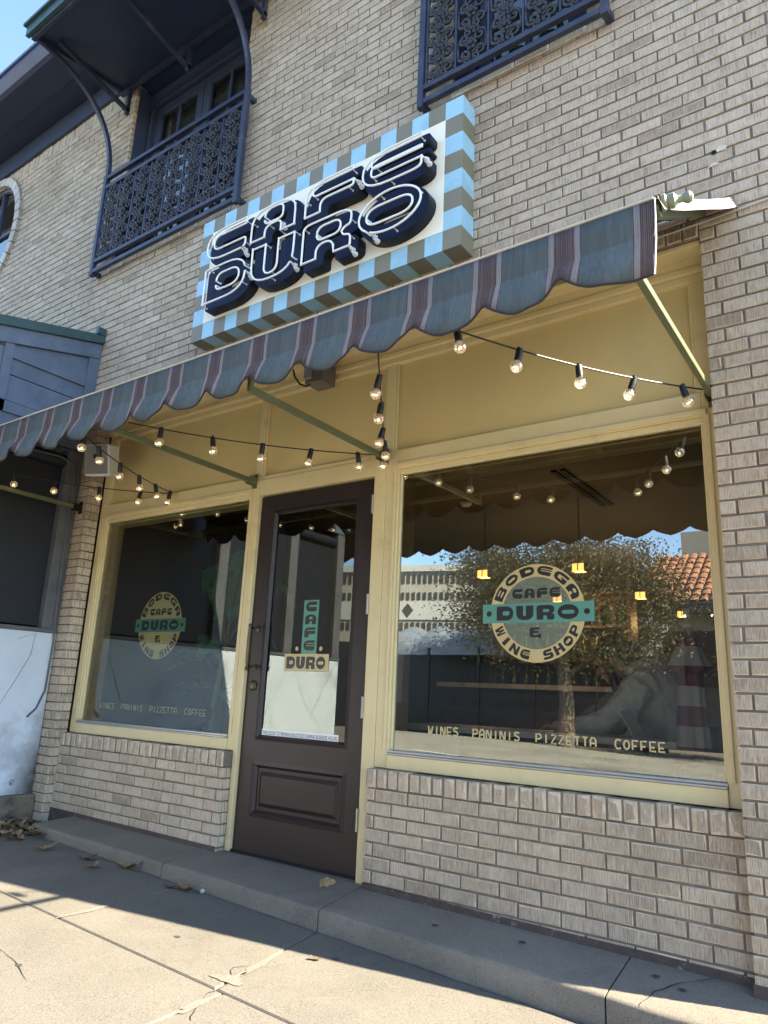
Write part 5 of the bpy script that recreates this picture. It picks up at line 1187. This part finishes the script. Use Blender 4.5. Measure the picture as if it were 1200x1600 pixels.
mb = MB(); mb.quad((-3.9, -20.6, 4.1), (14.1, -20.6, 4.1), (14.1, -24.1, 6.3), (-3.9, -24.1, 6.3)); mb.box(-3.9, 14.1, -20.75, -20.6, 3.75, 4.1); mb.build('roof_deck', 'store_dark', TH)
mb = MB(); mb.box(-3.0, 13, -21.299, -21.25, -.3, 3.3); mb.box(-7.1, -3.41, -21.399, -21.35, -.3, 3.0); mb.build('dark_glazing', 'store_dark', TH)
mb = MB(); mb.box(-3.4, 14, -26, -25.9, 3.9, 7.6); mb.build('rear_wall', 'stucco', TH)
mb = MB()
for k in range(14): mb.ball((-3+k*.8, -20.58, 3.7), .03, 6)
mb.build('eave_lights', 'tiny_lamp', TH)
TT = thing('patio_tent', 'grey plastic patio tent along the far pavement, mirrored in the shop window', 'tent', (-6, -19, 0))
mb = MB(); n = 40
vs = []
for i in range(n+1):
    x = -12.5+10*i/n; s = .22*abs(math.sin(i*.62)); 
    for y, z in ((-20.9, 3.0), (-19.9, 3.25+s), (-18.9, 2.75+s*.3), (-18.85, 2.35)): vs.append((x, y, z))
mb.add(vs, [(i*4+k, i*4+k+1, i*4+k+5, i*4+k+4) for i in range(n) for k in range(3)]); mb.build('tent_cover', 'tent_grey', TT, smooth=True, ang=60)
mb = MB()
for i in range(6): mb.box(-12.5+2*i-.04, -12.5+2*i+.04, -18.9, -18.82, -.34, 2.6)
mb.box(-12.5, -2.5, -18.86, -18.84, -.34, .65); each(mb, 'tent_frame', 'rubber', TT); mb = MB(); mb.box(-13, -2.4, -20.98, -20.94, -.4, 3.1); mb.build('tent_shade_sheet', 'store_dark', TT)  # dark sheet added behind the tent to stand for its shaded inside
def tree(x, y, zg, th, cr, label, n_leaf, seed):
    rnd = random.Random(seed); t = thing('street_tree', label, 'tree', (x, y, zg))
    mb = MB(); top = zg+th; mb.tube([(x, y, zg-.1), (x+.06, y, zg+th*.3), (x-.05, y+.05, zg+th*.55), (x+.02, y, top)], [.27,.21,.17,.09], 12); tips = []
    for k in range(11):
        a = k*2.4; z0 = zg+th*(.42+.05*k); p1 = Vector((x+cr*.45*math.cos(a), y+cr*.4*math.sin(a), z0+cr*.32)); p2 = Vector((x+cr*.85*math.cos(a+.2), y+cr*.75*math.sin(a+.2), z0+cr*.4+rnd.uniform(-.2, .5)))
        mb.tube([(x, y, z0), p1, p2], [.09,.05,.015], 7); tips += [p1, p2, (p1+p2)/2]
        for q in range(3):
            p3 = p1+Vector((rnd.uniform(-1,1), rnd.uniform(-1,1), rnd.uniform(-.3,.8)))*cr*.38; mb.tube([p1, p3], [.03,.008], 5); tips.append(p3)
    mb.build('trunk', 'bark', t, smooth=True)
    cw = MB()
    for c in tips:
        for k in range(n_leaf//len(tips)):
            d = Vector((rnd.gauss(0,1), rnd.gauss(0,1), rnd.gauss(0,.75)))*cr*.17; p = c+d; u = Vector((rnd.gauss(0,1), rnd.gauss(0,1), rnd.gauss(0,1))).normalized(); v = u.orthogonal().normalized(); s = rnd.uniform(.03, .07)
            cw.add([p-u*s, p+v*s*.5, p+u*s, p-v*s*.5], [(0,1,2,3)])
    cw.build('crown', 'crown_leaf', t)
tree(-5.0, -17.6, -.35, 4.7, 3.2, 'bushy brown leaved street tree across the road, mirrored in the shop window', 80000, 4)
tree(1.0, -17.2, -.35, 3.2, 1.6, 'smaller street tree before the tiled roof across the road', 14000, 9)
# dark canopy added behind the photographer to fill the mirrored band below the awning
PC = thing('added_canopy', 'dark canopy with a scalloped edge, added behind the camera to darken the shop glass reflection', 'canopy', (-.2, -4.4, 2.6))
mb = MB(); n = 400; x0, x1, per = -4.6, 3.9, .345
zb = lambda x: 2.635-.085*(1-abs(((x/per) % 1)-.5)*2)**.55 if True else 0
xs = [x0+(x1-x0)*i/n for i in range(n+1)]
mb.add([p for x in xs for p in ((x, -3.95, zb(x)), (x, -3.95, 3.32), (x, -5.3, 3.45), (x, -5.32, 3.1))], [(i*4+k, i*4+k+1, i*4+k+5, i*4+k+4) for i in range(n) for k in range(3)])
o = mb.build('canopy_cloth', 'added_canopy_cloth', PC); s_ = o.modifiers.new('thick', 'SOLIDIFY'); s_.thickness = .004
for x in (x0+.05, x1-.05):
    mb = MB(); mb.box(x-.03, x+.03, -5.3, -5.24, -.45, 3.2); mb.build('canopy_post', 'rubber', PC)
bpy.context.view_layer.update()
